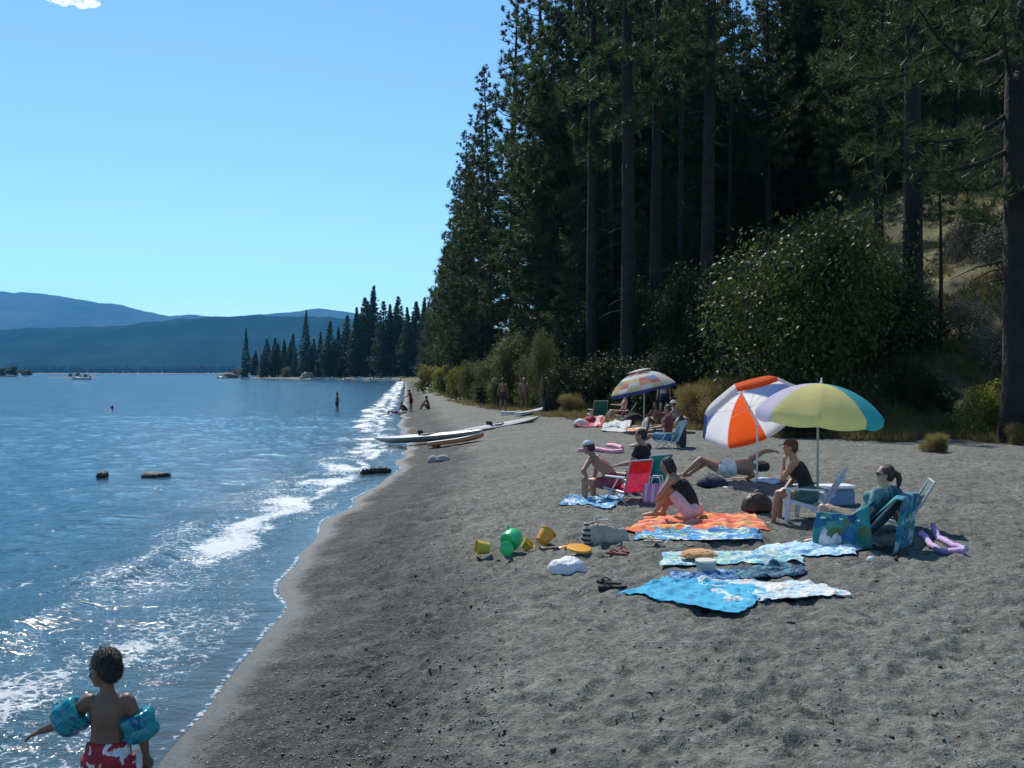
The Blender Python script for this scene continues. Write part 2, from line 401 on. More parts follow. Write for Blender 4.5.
hh = math_(nt, 'ADD', math_(nt, 'MULTIPLY', fin, .032), math_(nt, 'MULTIPLY', med, .07))
hh = math_(nt, 'ADD', hh, math_(nt, 'MULTIPLY', grit, .007))
bump(nt, p, math_(nt, 'MULTIPLY', hh, math_(nt, 'SUBTRACT', 1, math_(nt, 'MULTIPLY', wet, .6))), 1.0)
tag(link('ground', gm, m), kind='structure')

# ------------------------------------------------------------------ lake
ly = np.concatenate([np.linspace(-10, 3.6, 40), np.geomspace(3.65, 60, 620), np.geomspace(61, 9300, 260)])
v0 = np.concatenate([np.linspace(0, .25, 260), np.linspace(.25, 1, 160)[1:] ** 1])
wid = 7000 * sstep(300, 4000, ly) + 1.3 * np.maximum(ly, 0) + 26
col_off = np.where(v0 <= .25, v0 / .25 * 1.0, 0)
# first part of each row runs from the sand out to ~9 m in fine steps, the rest to the far left
nearw = np.minimum(9 + ly * .06, .4 * wid); nearw = np.maximum(nearw, 8)
SD = np.where(v0[None, :] <= .25, (v0[None, :] / .25) ** 1.15 * nearw[:, None], nearw[:, None] + ((v0[None, :] - .25) / .75) ** 2.2 * (wid - nearw)[:, None]) - .7
LY = np.repeat(ly[:, None], len(v0), 1)
SH = shore(ly)[:, None]
LX = SH - SD
sdv = SD.ravel(); yv = LY.ravel(); xv = LX.ravel()
crest = 2.45 + .45 * vnoise(yv, yv * 0, 5.5, 2, 11) + np.clip((10.5 - yv) * .16, -.6, .9)
amp = .15 * sstep(7, 9, yv) * (1 - .5 * sstep(13, 18, yv)) * (1 - .7 * sstep(40, 90, yv)) * (.65 + .5 * vnoise(yv, yv * 0, 3, 1, 12))
q = sdv - crest
wz = amp * np.where(q > 0, np.exp(-(q / .62) ** 2), np.exp(-(q / .26) ** 2))
q2 = sdv - crest - 2.6; wz = wz + .35 * amp * np.exp(-(q2 / .8) ** 2)
off = sstep(.15, 1.6, sdv)
fade = 1 - sstep(60, 220, yv)
wz = wz + fade * off * (.030 * vnoise(xv * 1.0, yv * .8, 1.6, 2, 13) + .022 * vnoise(xv + yv * .4, yv, .6, 2, 14)) + .006 * vnoise(xv, yv, .3, 2, 15) * sstep(-.05, .4, sdv)
# foam where the wave has broken
c0 = 1.35 + .5 * vnoise(yv, yv * 0, 2.6, 3, 21) + np.clip((yv - 20) * .010, 0, .5)
wd = .50 + .3 * vnoise(yv, yv * 0, 2.1, 2, 22) + np.clip((yv - 18) * .006, 0, .35)
gap = 1 - .72 * np.exp(-((yv - 12.3) / 1.7) ** 2)
near_c = c0 + np.clip((10.2 - yv) * .17, 0, .55); wd = wd + np.clip((9.8 - yv) * .14, 0, .35)
foam = np.exp(-np.abs((sdv - near_c) / wd) ** 3) * gap * (.68 - .06 * sstep(28, 50, yv) + .42 * vnoise(yv, sdv, 1.1, 3, 23) + .34 * vnoise(xv * 1.3, yv * .55, .55, 3, 28))
trail = .50 * sstep(.12, .4, sdv) * (1 - sstep(2.2, 3.4, sdv)) * (.8 + .35 * vnoise(xv, yv, 1.1, 2, 24))
edge = .62 * np.exp(-((sdv - .03 - .05 * vnoise(xv, yv, .6, 2, 27)) / .05) ** 2) * sstep(-.4, .5, vnoise(yv, yv * 0, .9, 2, 26) + .35)
lip = .62 * np.exp(-((q - .05) / .2) ** 2) * np.clip(amp / .1, 0, 1)
line2 = .80 * np.exp(-((sdv - .95 - .22 * vnoise(yv, yv * 0, 1.3, 3, 31)) / (.13 + .004 * yv)) ** 2) * sstep(14, 17, yv) * (.82 + .4 * vnoise(xv, yv, .5, 2, 32))
foam = np.maximum(foam, line2)
foam = np.maximum(np.maximum(foam, trail), np.maximum(edge, lip)) * (1 - sstep(330, 420, yv))
wz = wz + .05 * np.clip(foam - .55, 0, 1) * (vnoise(xv, yv, .22, 3, 25) + .4) * (1 - sstep(50, 120, yv))
lm = mesh_np('lake', np.stack([xv, yv, wz], 1), grid_faces(len(ly), len(v0))[:, ::-1], attrs={'sd': sdv, 'foam': foam})
m, nt, p = new_mat('lake_water'); v = objco(nt); fo = attr(nt, 'foam'); sd = attr(nt, 'sd')
dist = math_(nt, 'MULTIPLY', math_(nt, 'MAXIMUM', sep(nt, v)[1], 1), 1.0)
depth = ramp(nt, math_(nt, 'MULTIPLY', sd, .05), [(0, (.055, .065, .052)), (.05, (.03, .06, .065)), (.2, (.012, .068, .105)), (1, (.007, .072, .125))])
nt.links.new(depth, p.inputs['Base Color'])
p.inputs['Roughness'].default_value = .07; p.inputs['IOR'].default_value = 1.333
mp = nt.nodes.new('ShaderNodeMapping'); nt.links.new(v, mp.inputs[0]); mp.inputs['Rotation'].default_value = (0, 0, R(24)); mp.inputs['Scale'].default_value = (1, 1.7, 1)
wv = mp.outputs[0]
h1 = noise(nt, wv, .45, 3, .5, .3); h2 = noise(nt, wv, 1.5, 3, .55, .4); h3 = noise(nt, wv, 6, 3, .6, .2); h4 = noise(nt, wv, 20, 2, .5); h5 = noise(nt, v, 34, 2, .5)
calm = ramp(nt, math_(nt, 'MULTIPLY', sd, .2), [(.02, .25), (.12, .5), (.5, 1)])
hs = math_(nt, 'ADD', math_(nt, 'MULTIPLY', h1, .16), math_(nt, 'MULTIPLY', h2, .085))
hs = math_(nt, 'ADD', hs, math_(nt, 'MULTIPLY', h3, .020)); hs = math_(nt, 'ADD', hs, math_(nt, 'MULTIPLY', h4, .0060))
chop = ramp(nt, math_(nt, 'MULTIPLY', sd, .1), [(.0, .25), (.06, 1), (.22, 1), (.5, .35)])
bump(nt, p, math_(nt, 'ADD', math_(nt, 'MULTIPLY', hs, calm), math_(nt, 'MULTIPLY', math_(nt, 'MULTIPLY', h5, .0058), chop)), 1.0)
fb = nt.nodes.new('ShaderNodeBsdfPrincipled'); setin(fb, Base_Color=(.86, .88, .88, 1), Roughness=.45, Subsurface_Weight=0.0)
fn = noise(nt, v, 4.5, 6, .72, .8); fn2 = noise(nt, v, 26, 5, .75)
fb_b = nt.nodes.new('ShaderNodeBump'); fb_b.inputs['Distance'].default_value = .05; nt.links.new(fn2, fb_b.inputs['Height']); nt.links.new(fb_b.outputs[0], fb.inputs['Normal'])
nn = math_(nt, 'ADD', math_(nt, 'MULTIPLY', fn, .55), math_(nt, 'MULTIPLY', fn2, .55))
lv = nt.nodes.new('ShaderNodeTexVoronoi'); lv.feature = 'DISTANCE_TO_EDGE'; lv.inputs['Scale'].default_value = 7; wa = nt.nodes.new('ShaderNodeVectorMath'); wa.operation = 'MULTIPLY_ADD'; wn = nt.nodes.new('ShaderNodeTexNoise'); wn.inputs['Scale'].default_value = 5; wn.inputs['Detail'].default_value = 4; nt.links.new(v, wn.inputs['Vector']); nt.links.new(wn.outputs['Color'], wa.inputs[0]); wa.inputs[1].default_value = (.25, .25, 0); nt.links.new(v, wa.inputs[2]); nt.links.new(wa.outputs[0], lv.inputs['Vector'])
lace = ramp(nt, lv.outputs['Distance'], [(.0, 1), (.16, 0)])
s = math_(nt, 'ADD', math_(nt, 'MULTIPLY_ADD', lace, .22, fo), math_(nt, 'MULTIPLY_ADD', nn, 1.7, -.96))
fac = ramp(nt, s, [(.58, 0), (.70, .75), (.80, 1)])
ms = nt.nodes.new('ShaderNodeMixShader'); nt.links.new(fac, ms.inputs[0]); nt.links.new(p.outputs[0], ms.inputs[1]); nt.links.new(fb.outputs[0], ms.inputs[2])
nt.links.new(ms.outputs[0], nt.nodes['Material Output'].inputs[0])
tag(link('lake', lm, m), kind='structure')

# ------------------------------------------------------------------ far shore and mountains
def ridge(name, prof, Yc, depth_, front, mat, seed, z0=.4, rough=1.0, nx=340, ny=46):
    """heightfield whose crest follows a measured profile (photo x of the crest line, photo y) at distance Yc"""
    pr = np.array(prof, float)
    x = np.linspace((pr[0, 0] - 512) / F * Yc, (pr[-1, 0] - 512) / F * Yc, nx)
    crest = np.interp(x / Yc * F + 512, pr[:, 0], (HOR - pr[:, 1]) / F * Yc + CAMZ)
    t = np.linspace(0, 1, ny)
    yy = Yc - front + t * (front + depth_)
    tc = front / (front + depth_)
    shp = np.where(t < tc, (t / tc) ** 1.25, 1 - ((t - tc) / (1 - tc)) ** 1.5 * .9)
    XX, TT = np.meshgrid(x, t); YY = np.repeat(yy[:, None], nx, 1); CC = np.repeat(crest[None], ny, 0)
    nz = vnoise(XX, YY, Yc * .09, 4, seed)
    ZZ = z0 + (CC - z0) * shp[:, None] * (1 + .10 * rough * nz * (1 - np.abs(2 * shp - 1)[:, None] ** 4)[:, :] * 2)
    ZZ = ZZ + shp[:, None] * Yc * .0012 * rough * vnoise(XX, YY, Yc * .012, 3, seed + 1)
    me = mesh_np(name, np.stack([XX.ravel(), YY.ravel(), ZZ.ravel()], 1), grid_faces(ny, nx))
    return tag(link(name, me, mat), kind='structure')
mw = M('wooded_slope', (.012, .026, .020), .95, .5, .006, spec=0)
mr = M('bare_slope', (.045, .055, .05), .95, .4, .003, spec=0)
ridge('mountains', [(-500, 330), (-250, 312), (-120, 300), (-40, 293), (0, 291), (20, 291.5), (60, 296), (110, 304), (150, 311), (165, 315), (190, 314), (215, 316), (250, 315), (300, 311), (318, 308), (335, 310), (380, 318), (520, 335), (700, 350)], 7800, 900, 2400, mr, 31, rough=1.5)
ridge('wooded_hills', [(-500, 345), (-250, 338), (-100, 332), (0, 329), (60, 327), (130, 325), (165, 321), (190, 318.5), (250, 315), (300, 315), (345, 318), (420, 324), (560, 340), (700, 352)], 4000, 1000, 900, mw, 32, rough=1.7)
ridge('far_shore', [(-500, 372.2), (-200, 372), (0, 371.8), (120, 371.9), (200, 372), (330, 372), (600, 372.2)], 2700, 500, 420, M('far_shore_soil', (.12, .11, .08), .95, .3, .01), 33, z0=-.5)
# distant belt of trees along that shore: nobody could count it
b = MB(); r_ = np.random.default_rng(5)
N = 2600
tx = r_.uniform(-1750, 300, N); ty = r_.uniform(2380, 3050, N); th = r_.uniform(10, 27, N) * (1 + .35 * vnoise(tx, ty, 180, 2, 6))
cone = np.array([(0, 0, 1.)] + [(math.cos(a), math.sin(a), .12) for a in np.arange(5) * 1.2566] + [(.55 * math.cos(a + .6), .55 * math.sin(a + .6), .5) for a in np.arange(5) * 1.2566])
ct = [(0, 6 + k, 6 + (k + 1) % 5) for k in range(5)]
cq = [(6 + k, 1 + k, 1 + (k + 1) % 5, 6 + (k + 1) % 5) for k in range(5)]
VV = cone[None] * np.stack([th * .2, th * .2, th], 1)[:, None] + np.stack([tx, ty, np.full(N, .6)], 1)[:, None]
o_ = (np.arange(N) * 11)[:, None, None]
tm = mesh_np('treeline', VV.reshape(-1, 3), (np.array(cq)[None] + o_).reshape(-1, 4), (np.array(ct)[None] + o_).reshape(-1, 3), smooth=False)
tag(link('treeline', tm, M('far_conifers', (.02, .035, .022), .9, .4, .02, spec=0)), kind='stuff')

# low islet at the left and its shoal
def islet(x0, x1, Yc, h, dep, name='islet'):
    n = 40; a = np.linspace(0, 1, n); prof = np.sin(a * math.pi) ** .6
    rows = []
    for t in np.linspace(-1, 1, 9):
        rows.append(np.stack([x0 + (x1 - x0) * a, Yc + t * dep * prof, -.3 + (h + .3) * prof * (1 - t * t) * (1 + .3 * vnoise(a * 9, a * 0 + t * 2, 1, 2, 3))], 1))
    return tag(link(name, mesh_np(name, np.concatenate(rows), grid_faces(9, n)), M('islet_soil', (.13, .11, .07), .95, .35, .4)), kind='structure')
islet(-460, -338, 700, 1.0, 20)
islet(-262, -228, 560, .7, 6, 'shoal')

# haze: the summer air between here and the mountains
hb = MB(); x0, x1, y0, y1, z0, z1 = -9000, 9000, -60, 9600, -3.6, 760
hb.add([(x0, y0, z0), (x1, y0, z0), (x1, y1, z0), (x0, y1, z0), (x0, y0, z1), (x1, y0, z1), (x1, y1, z1), (x0, y1, z1)],
       [(0, 3, 2, 1), (4, 5, 6, 7), (0, 1, 5, 4), (1, 2, 6, 5), (2, 3, 7, 6), (3, 0, 4, 7)])
hm = bpy.data.materials.new('haze'); hm.use_nodes = True; hn_ = hm.node_tree
hn_.nodes.remove(hn_.nodes['Principled BSDF'])
pv = hn_.nodes.new('ShaderNodeVolumePrincipled'); setin(pv, Color=(.12, .52, 1, 1), Density=.000058, Anisotropy=.3)
hn_.links.new(pv.outputs[0], hn_.nodes['Material Output'].inputs['Volume'])
tag(hb.build('haze', hm, smooth=False), kind='stuff')
# a scrap of white cloud
cb = MB(); r_ = np.random.default_rng(11)
for k in range(46):
    t = r_.uniform(-1, 1)
    cb.ell((-5000 + t * 330 + r_.normal(0, 30), 11500 + r_.uniform(-150, 150), 4255 + r_.uniform(0, 70) * (1 - t * t)), np.array((95, 80, 42)) * r_.uniform(.5, 1.25) * (1.15 - abs(t)), 14, 9)
cm = bpy.data.materials.new('cloud'); cm.use_nodes = True; cnt = cm.node_tree; cnt.nodes.remove(cnt.nodes['Principled BSDF']); cv = cnt.nodes.new('ShaderNodeVolumePrincipled'); setin(cv, Color=(1, 1, 1, 1), Density=.016, Anisotropy=.7); cnt.links.new(cv.outputs[0], cnt.nodes['Material Output'].inputs['Volume'])
tag(cb.build('cloud', cm, edge=0), 'small scrap of white cloud high in the clear blue sky', 'cloud')
# ------------------------------------------------------------------ people
def bake(mb, voxel, smooth=4, factor=.5):
    """one continuous skin over the pieces of a body or garment"""
    me = mb.mesh('tmp'); import bmesh
    o = bpy.data.objects.new('tmp', me); COL.objects.link(o)
    r = o.modifiers.new('r', 'REMESH'); r.mode = 'VOXEL'; r.voxel_size = voxel; r.use_smooth_shade = True
    s = o.modifiers.new('s', 'SMOOTH'); s.iterations = smooth; s.factor = factor
    dg = bpy.context.evaluated_depsgraph_get()
    out = bpy.data.meshes.new_from_object(o.evaluated_get(dg))
    bpy.data.objects.remove(o); bpy.data.meshes.remove(me)
    return out
def skin_mat(name, col):
    if name in _mc: return _mc[name]
    m, nt, p = new_mat(name); v = objco(nt)
    c = ramp(nt, noise(nt, v, 9, 4), [(.3, [x * .86 for x in col]), (.7, [min(1, x * 1.1) for x in col])])
    nt.links.new(c, p.inputs['Base Color']); setin(p, Roughness=.5, Subsurface_Weight=.08, Subsurface_Radius=(.01, .004, .002))
    bump(nt, p, noise(nt, v, 90, 3), .002); _mc[name] = m; return m
def hair_mat(name, col):
    if name in _mc: return _mc[name]
    m, nt, p = new_mat(name); v = objco(nt)
    mp = nt.nodes.new('ShaderNodeMapping'); mp.inputs['Scale'].default_value = (70, 70, 9); nt.links.new(v, mp.inputs[0])
    n = noise(nt, mp.outputs[0], 1.6, 4)
    nt.links.new(ramp(nt, n, [(.3, [x * .6 for x in col]), (.7, [x * 1.4 for x in col])]), p.inputs['Base Color'])
    setin(p, Roughness=.42); bump(nt, p, n, .012); _mc[name] = m; return m
SK = lambda k: skin_mat(*{'tan': ('tan_skin', (.36, .19, .12)), 'fair': ('fair_skin', (.50, .30, .22)), 'brown': ('brown_skin', (.24, .12, .075)), 'child': ('child_skin', (.19, .098, .066))}[k])  # child skin is darkened evenly to carry the backlit shade
HM = lambda k: hair_mat(*{'black': ('black_hair', (.010, .008, .007)), 'brown': ('brown_hair', (.035, .020, .012)), 'red': ('reddish_hair', (.10, .036, .018)), 'grey': ('grey_hair', (.3, .29, .27)), 'blond': ('blond_hair', (.25, .17, .08))}[k])

class Body:
    """skeleton in local space: +Y is where the chest faces, +X the right hand, Z up; pelvis at the origin"""
    def __init__(b, h, pose, child=False, slim=1.0, female=False):
        s = b.s = h / 1.75; b.child = child; f = slim; b.fem = female
        hs = b.hs = (.90 if child else s)          # head size
        sp = unit(pose.get('sp', (0, 0, 1))); ch = unit(pose.get('ch', sp)); tw = pose.get('twist', 0)
        X0 = np.array([1., 0, 0]); X1 = rotz(tw) @ X0; X1 = unit(X1 - ch * X1.dot(ch)); b.X0, b.X1 = X0, X1
        Pv = np.zeros(3); W = Pv + sp * .19 * s; C = W + ch * .17 * s; U = C + ch * .13 * s; N = U + ch * .05 * s
        b.ch, b.sp = ch, sp
        k = s * f * (1.06 if child else 1)
        wai = .122 if female else .135
        b.torso = ([Pv - sp * .09 * s, Pv - sp * .03 * s, Pv + sp * .05 * s, W, (W + C) / 2, C, U, N],
                   np.array([.115, .168, .165, wai, .142, .158, .150, .075]) * k, np.array([.09, .118, .112, .094, .104, .112, .085, .055]) * k)
        hy, hp = pose.get('head', (0, 0)); fw = unit(np.cross([0, 0, 1], X1)); fw = rotz(hy) @ np.array([fw[0], fw[1], 0]); fw = unit(fw)
        up = unit(np.array([0, 0, 1.]) * .75 + ch * .25)
        if pose.get('lying'): up = ch; fw = unit(np.array(pose['lying']))
        fwd = unit(fw * math.cos(hp) + up * math.sin(hp)); rt = unit(np.cross(fwd, up)); upv = np.cross(rt, fwd)
        b.hr = np.stack([rt, fwd, upv], 1)
        nd = unit(ch * .6 + upv * .5)
        b.neck = N; b.hc = N + nd * (.05 if child else .075) * s + upv * .105 * hs + fwd * .018 * hs
        b.sh = {}; b.arm = {}; b.leg = {}
        b.cr = (rt, fwd, upv)
        for sd_, key in ((-1, 'r' if False else 'l'), (1, 'r')):
            S = U + X1 * sd_ * (.150 if child else .165) * k * (.94 if female else 1) + ch * (-.02 if child else .015) * s
            a = pose.get(key + 'a', ((sd_ * .25, 0, -1), (sd_ * .1, .2, -1)))
            b.arm[key] = (S, a, sd_)
            Hp = Pv + X0 * sd_ * .088 * k - sp * .03 * s
            l = pose.get(key + 'l', ((0, 0, -1), (0, 0, -1)))
            t1, t2 = unit(l[0]), unit(l[1]); t3 = unit(l[2]) if len(l) > 2 else unit((0, 1, 0))
            K = Hp + t1 * .43 * s; A = K + t2 * .42 * s
            b.leg[key] = (Hp, K, A, t3)
        for key in 'lr':
            S, a, sd_ = b.arm[key]
            if a[0] == 'ik':      # reach for a spot on the own body; elbow bends toward the hint
                spot, off, hint = a[1], np.array(a[2], float) * s, unit(a[3])
                tg = {'chin': b.hc + b.hr @ np.array([0, .075, -.135]) * hs, 'lknee': b.leg['l'][1], 'rknee': b.leg['r'][1], 'lshin': (b.leg['l'][1] + b.leg['l'][2]) / 2, 'rshin': (b.leg['r'][1] + b.leg['r'][2]) / 2}[spot] + off
                L1, L2 = .285 * s, .25 * s; D_ = tg - S; dl = min(np.linalg.norm(D_), (L1 + L2) * .985); dn = unit(D_); ca_ = (L1 * L1 + dl * dl - L2 * L2) / (2 * L1 * dl); ca_ = max(-1, min(1, ca_))
                hp_ = unit(hint - dn * dn.dot(hint)); El = S + dn * L1 * ca_ + hp_ * L1 * math.sqrt(1 - ca_ * ca_); Wr = El + unit(S + dn * dl - El) * L2
                b.arm[key] = (S, El, Wr, unit(a[4]) if len(a) > 4 else unit(Wr - El), a[5] if len(a) > 5 else .5)
            else:
                u1, u2 = unit(a[0]), unit(a[1]); u3 = unit(a[2]) if len(a) > 2 else u2
                El = S + u1 * .285 * s; Wr = El + u2 * .25 * s
                b.arm[key] = (S, El, Wr, u3, a[3] if len(a) > 3 else .5)
        b.k = k
        b.build_segments()
    def build_segments(b):
        s, k = b.s, b.k; c = 1.15 if b.child else 1
        b.seg = {}
        b.seg['torso'] = (b.torso[0], b.torso[1], b.torso[2], b.X0)
        for key, (S, El, Wr, u3, cu) in b.arm.items():
            b.seg[key + 'u'] = ([S, S + (El - S) * .35, S + (El - S) * .8, El], np.array([.056, .050, .041, .038]) * k * c, None, None)
            b.seg[key + 'f'] = ([El, El + (Wr - El) * .3, El + (Wr - El) * .75, Wr], np.array([.039, .042, .031, .026]) * k * c, None, None)
        for key, (Hp, K, A, t3) in b.leg.items():
            bk = -unit(np.cross(np.cross(K - Hp, A - K) + 1e-6, A - K)) if True else 0
            b.seg[key + 't'] = ([Hp, Hp + (K - Hp) * .3, Hp + (K - Hp) * .75, K], np.array([.094, .088, .064, .054]) * k * c, None, None)
            b.seg[key + 's'] = ([K, K + (A - K) * .3, K + (A - K) * .72, A], np.array([.053, .058, .041, .035]) * k * c, None, None)
    def part(b, mb, key, t0=0, t1=1, inflate=0, n=12):
        P, rx, ry, ref = b.seg[key]; P = np.array(P); L = np.concatenate([[0], np.cumsum(np.linalg.norm(np.diff(P, axis=0), axis=1))]); L /= L[-1]
        ts = np.unique(np.concatenate([[t0, t1], np.linspace(t0, t1, 9)]))
        Q = np.stack([np.interp(ts, L, P[:, i]) for i in range(3)], 1); r = np.interp(ts, L, rx) + inflate
        r2 = r if ry is None else np.interp(ts, L, ry) + inflate
        mb.tube(Q, r, n, ref=ref, ry=r2)
    def flesh(b, fingers=True):
        mb = MB(); s, k = b.s, b.k; c = 1.12 if b.child else 1
        for key in b.seg: b.part(mb, key, n=16 if key == 'torso' else 12)
        for key, (S, El, Wr, u3, cu) in b.arm.items():
            mb.ell(S, (.052 if b.child else .062) * k * c); mb.ell(El, .040 * k * c)
            b.hand(mb, Wr, u3, unit(El - S), El, cu, fingers, key)
        for key, (Hp, K, A, t3) in b.leg.items():
            mb.ell(Hp, .098 * k); mb.ell(K, .055 * k * c)
            sh = unit(A - K); t3 = unit(t3); he = A + sh * .03 * s - t3 * .035 * s
            ref = unit(np.cross(t3, sh) + 1e-6)
            mb.ell(he, .036 * k * c); mb.tube([he, A + t3 * .05 * s + sh * .028 * s, A + t3 * .13 * s + sh * .045 * s, A + t3 * .185 * s + sh * .05 * s], np.array([.034, .040, .044, .028]) * k * c, 10, ref=ref, ry=np.array([.034, .038, .024, .014]) * k * c)
            for i in range(5):
                q = A + t3 * (.18 - .008 * i) * s + sh * .052 * s + ref * (i - 2) * .017 * s
                mb.ell(q + t3 * .012 * s, np.array([.012, .012, .012]) * k * c, 8, 6)
        X0, sp = b.X0, b.sp; bk = -unit(np.cross(b.sp, b.X0)) if False else unit(np.cross(X0, sp))
        bk = bk if bk.dot([0, -1, 0]) > 0 else -bk
        for sd_ in (-1, 1): mb.ell(X0 * sd_ * .075 * k + bk * .055 * k - sp * .03 * s, .088 * k)
        if b.fem:
            C = b.torso[0][5]
            for sd_ in (-1, 1): mb.ell(C + b.X1 * sd_ * .07 * k - bk * .085 * k, .058 * k)
        # neck and head
        mb.tube([b.neck - b.ch * .03 * s, b.neck + (b.hc - b.neck) * .75], np.array([.062, .050]) * (k if not b.child else k * .98), 12)
        h = b.hs; T = lambda x, y, z: b.hc + b.hr @ np.array([x, y, z]) * h
        mb.ell(T(0, -.012, .03), np.array([.074, .094, .088]) * h, 18, 14, b.hr)
        mb.ell(T(0, .022, -.038), np.array([.060, .068, .072]) * h, 16, 12, b.hr)
        mb.ell(T(0, .062, -.088), np.array([.027, .024, .022]) * h, 10, 8, b.hr)
        mb.tube([T(0, .078, .012), T(0, .097, -.016), T(0, .101, -.026)], np.array([.009, .012, .014]) * h, 8)
        mb.ell(T(0, .074, .030), np.array([.05, .018, .010]) * h, 10, 6, b.hr)
        mb.ell(T(0, .083, -.056), np.array([.022, .011, .007]) * h, 10, 6, b.hr); mb.ell(T(0, .081, -.067), np.array([.02, .011, .008]) * h, 10, 6, b.hr)
        for sd_ in (-1, 1):
            mb.ell(T(sd_ * .078, -.008, -.012), np.array([.010, .020, .031]) * h, 8, 8, b.hr)
            mb.ell(T(sd_ * .042, .050, -.030), np.array([.022, .024, .022]) * h, 8, 8, b.hr)
        return mb
    def hand(b, mb, Wr, d, _u, El, curl, fingers, key):
        s = b.s * (1.12 if b.child else 1)
        fa = unit(Wr - El); lat = np.cross(d, [0, 0, 1.]); lat = unit(lat if np.linalg.norm(lat) > .15 else np.cross(d, b.X1)); nrm = unit(np.cross(lat, d))
        if nrm[2] > 0: nrm = -nrm; lat = -lat
        pc = Wr + d * .045 * s
        mb.tube([Wr - fa * .01, Wr + d * .02 * s, Wr + d * .07 * s, Wr + d * .088 * s], np.array([.026, .034, .040, .037]) * s, 10, ref=lat, ry=np.array([.022, .019, .016, .012]) * s)
        for i, (L, o) in enumerate(((.066, -1.5), (.078, -.5), (.073, .5), (.056, 1.5))):
            p0 = Wr + d * .08 * s + lat * o * .0195 * s; pts = [p0]; dd = d + lat * o * .06
            for j in range(3):
                a = curl * (.35 + .5 * j); q = unit(unit(dd) * math.cos(a) + nrm * math.sin(a))
                pts.append(pts[-1] + q * L * s * (.44, .32, .24)[j])
            mb.tube(pts, np.array([.0105, .0098, .009, .0075]) * s, 8)
        th = unit(d * .6 - lat * .75 + nrm * .25)
        mb.tube([Wr + d * .025 * s - lat * .022 * s, Wr + d * .045 * s - lat * .043 * s, Wr + d * .075 * s - lat * .056 * s + nrm * .012 * s, Wr + d * .095 * s - lat * .053 * s + nrm * .022 * s], np.array([.014, .0125, .011, .008]) * s, 8)

def hair(b, style):
    mb = MB(); h = b.hs; T = lambda x, y, z: b.hc + b.hr @ np.array([x, y, z]) * h
    mb.ell(T(0, -.026, .042), np.array([.084, .092, .088]) * h, 20, 14, b.hr)
    mb.ell(T(0, -.055, -.005), np.array([.079, .062, .074]) * h, 16, 12, b.hr)
    if style == 'bob':
        mb.ell(T(0, -.06, -.05), np.array([.088, .06, .085]) * h, 16, 12, b.hr)
        for q in (-1, 1): mb.ell(T(q * .074, -.015, -.045), np.array([.024, .045, .08]) * h, 10, 10, b.hr)
    if style == 'long':
        mb.tube([T(0, -.06, .02), T(0, -.095, -.06), T(.01, -.11, -.16), T(.015, -.10, -.25)], np.array([.07, .075, .062, .02]) * h, 12, ref=b.hr[:, 0], ry=np.array([.05, .045, .035, .015]) * h)
        for q in (-1, 1): mb.ell(T(q * .072, -.01, -.03), np.array([.022, .04, .06]) * h, 10, 10, b.hr)
    if style == 'tail':
        mb.ell(T(0, -.115, .03), np.array([.03, .03, .03]) * h, 10, 8, b.hr)
        mb.tube([T(0, -.11, .03), T(.005, -.15, .015), T(.008, -.168, -.04), T(.01, -.165, -.11), T(.01, -.155, -.16)], np.array([.022, .034, .036, .028, .008]) * h, 10)
    if style == 'bun': mb.ell(T(0, -.10, .075), np.array([.045, .042, .04]) * h, 12, 10, b.hr)
    if style == 'fringe': mb.ell(T(0, .055, .075), np.array([.062, .034, .034]) * h, 12, 8, b.hr)
    return mb
def hat(b, style):
    mb = MB(); h = b.hs; T = lambda x, y, z: b.hc + b.hr @ np.array([x, y, z]) * h
    mb.ell(T(0, -.014, .048), np.array([.090, .108, .082]) * h, 20, 14, b.hr, fn=lambda V, D: np.where(V[:, 2:3] < 0, V * [1, 1, .12], V))
    if style == 'cap':
        r = b.hr @ rotx(-.18)
        mb.ell(T(0, .12, .045), np.array([.070, .072, .007]) * h, 18, 6, r)
    if style == 'brim':
        mb.ell(T(0, -.01, .038), np.array([.155, .165, .009]) * h, 24, 6, b.hr)
    return mb

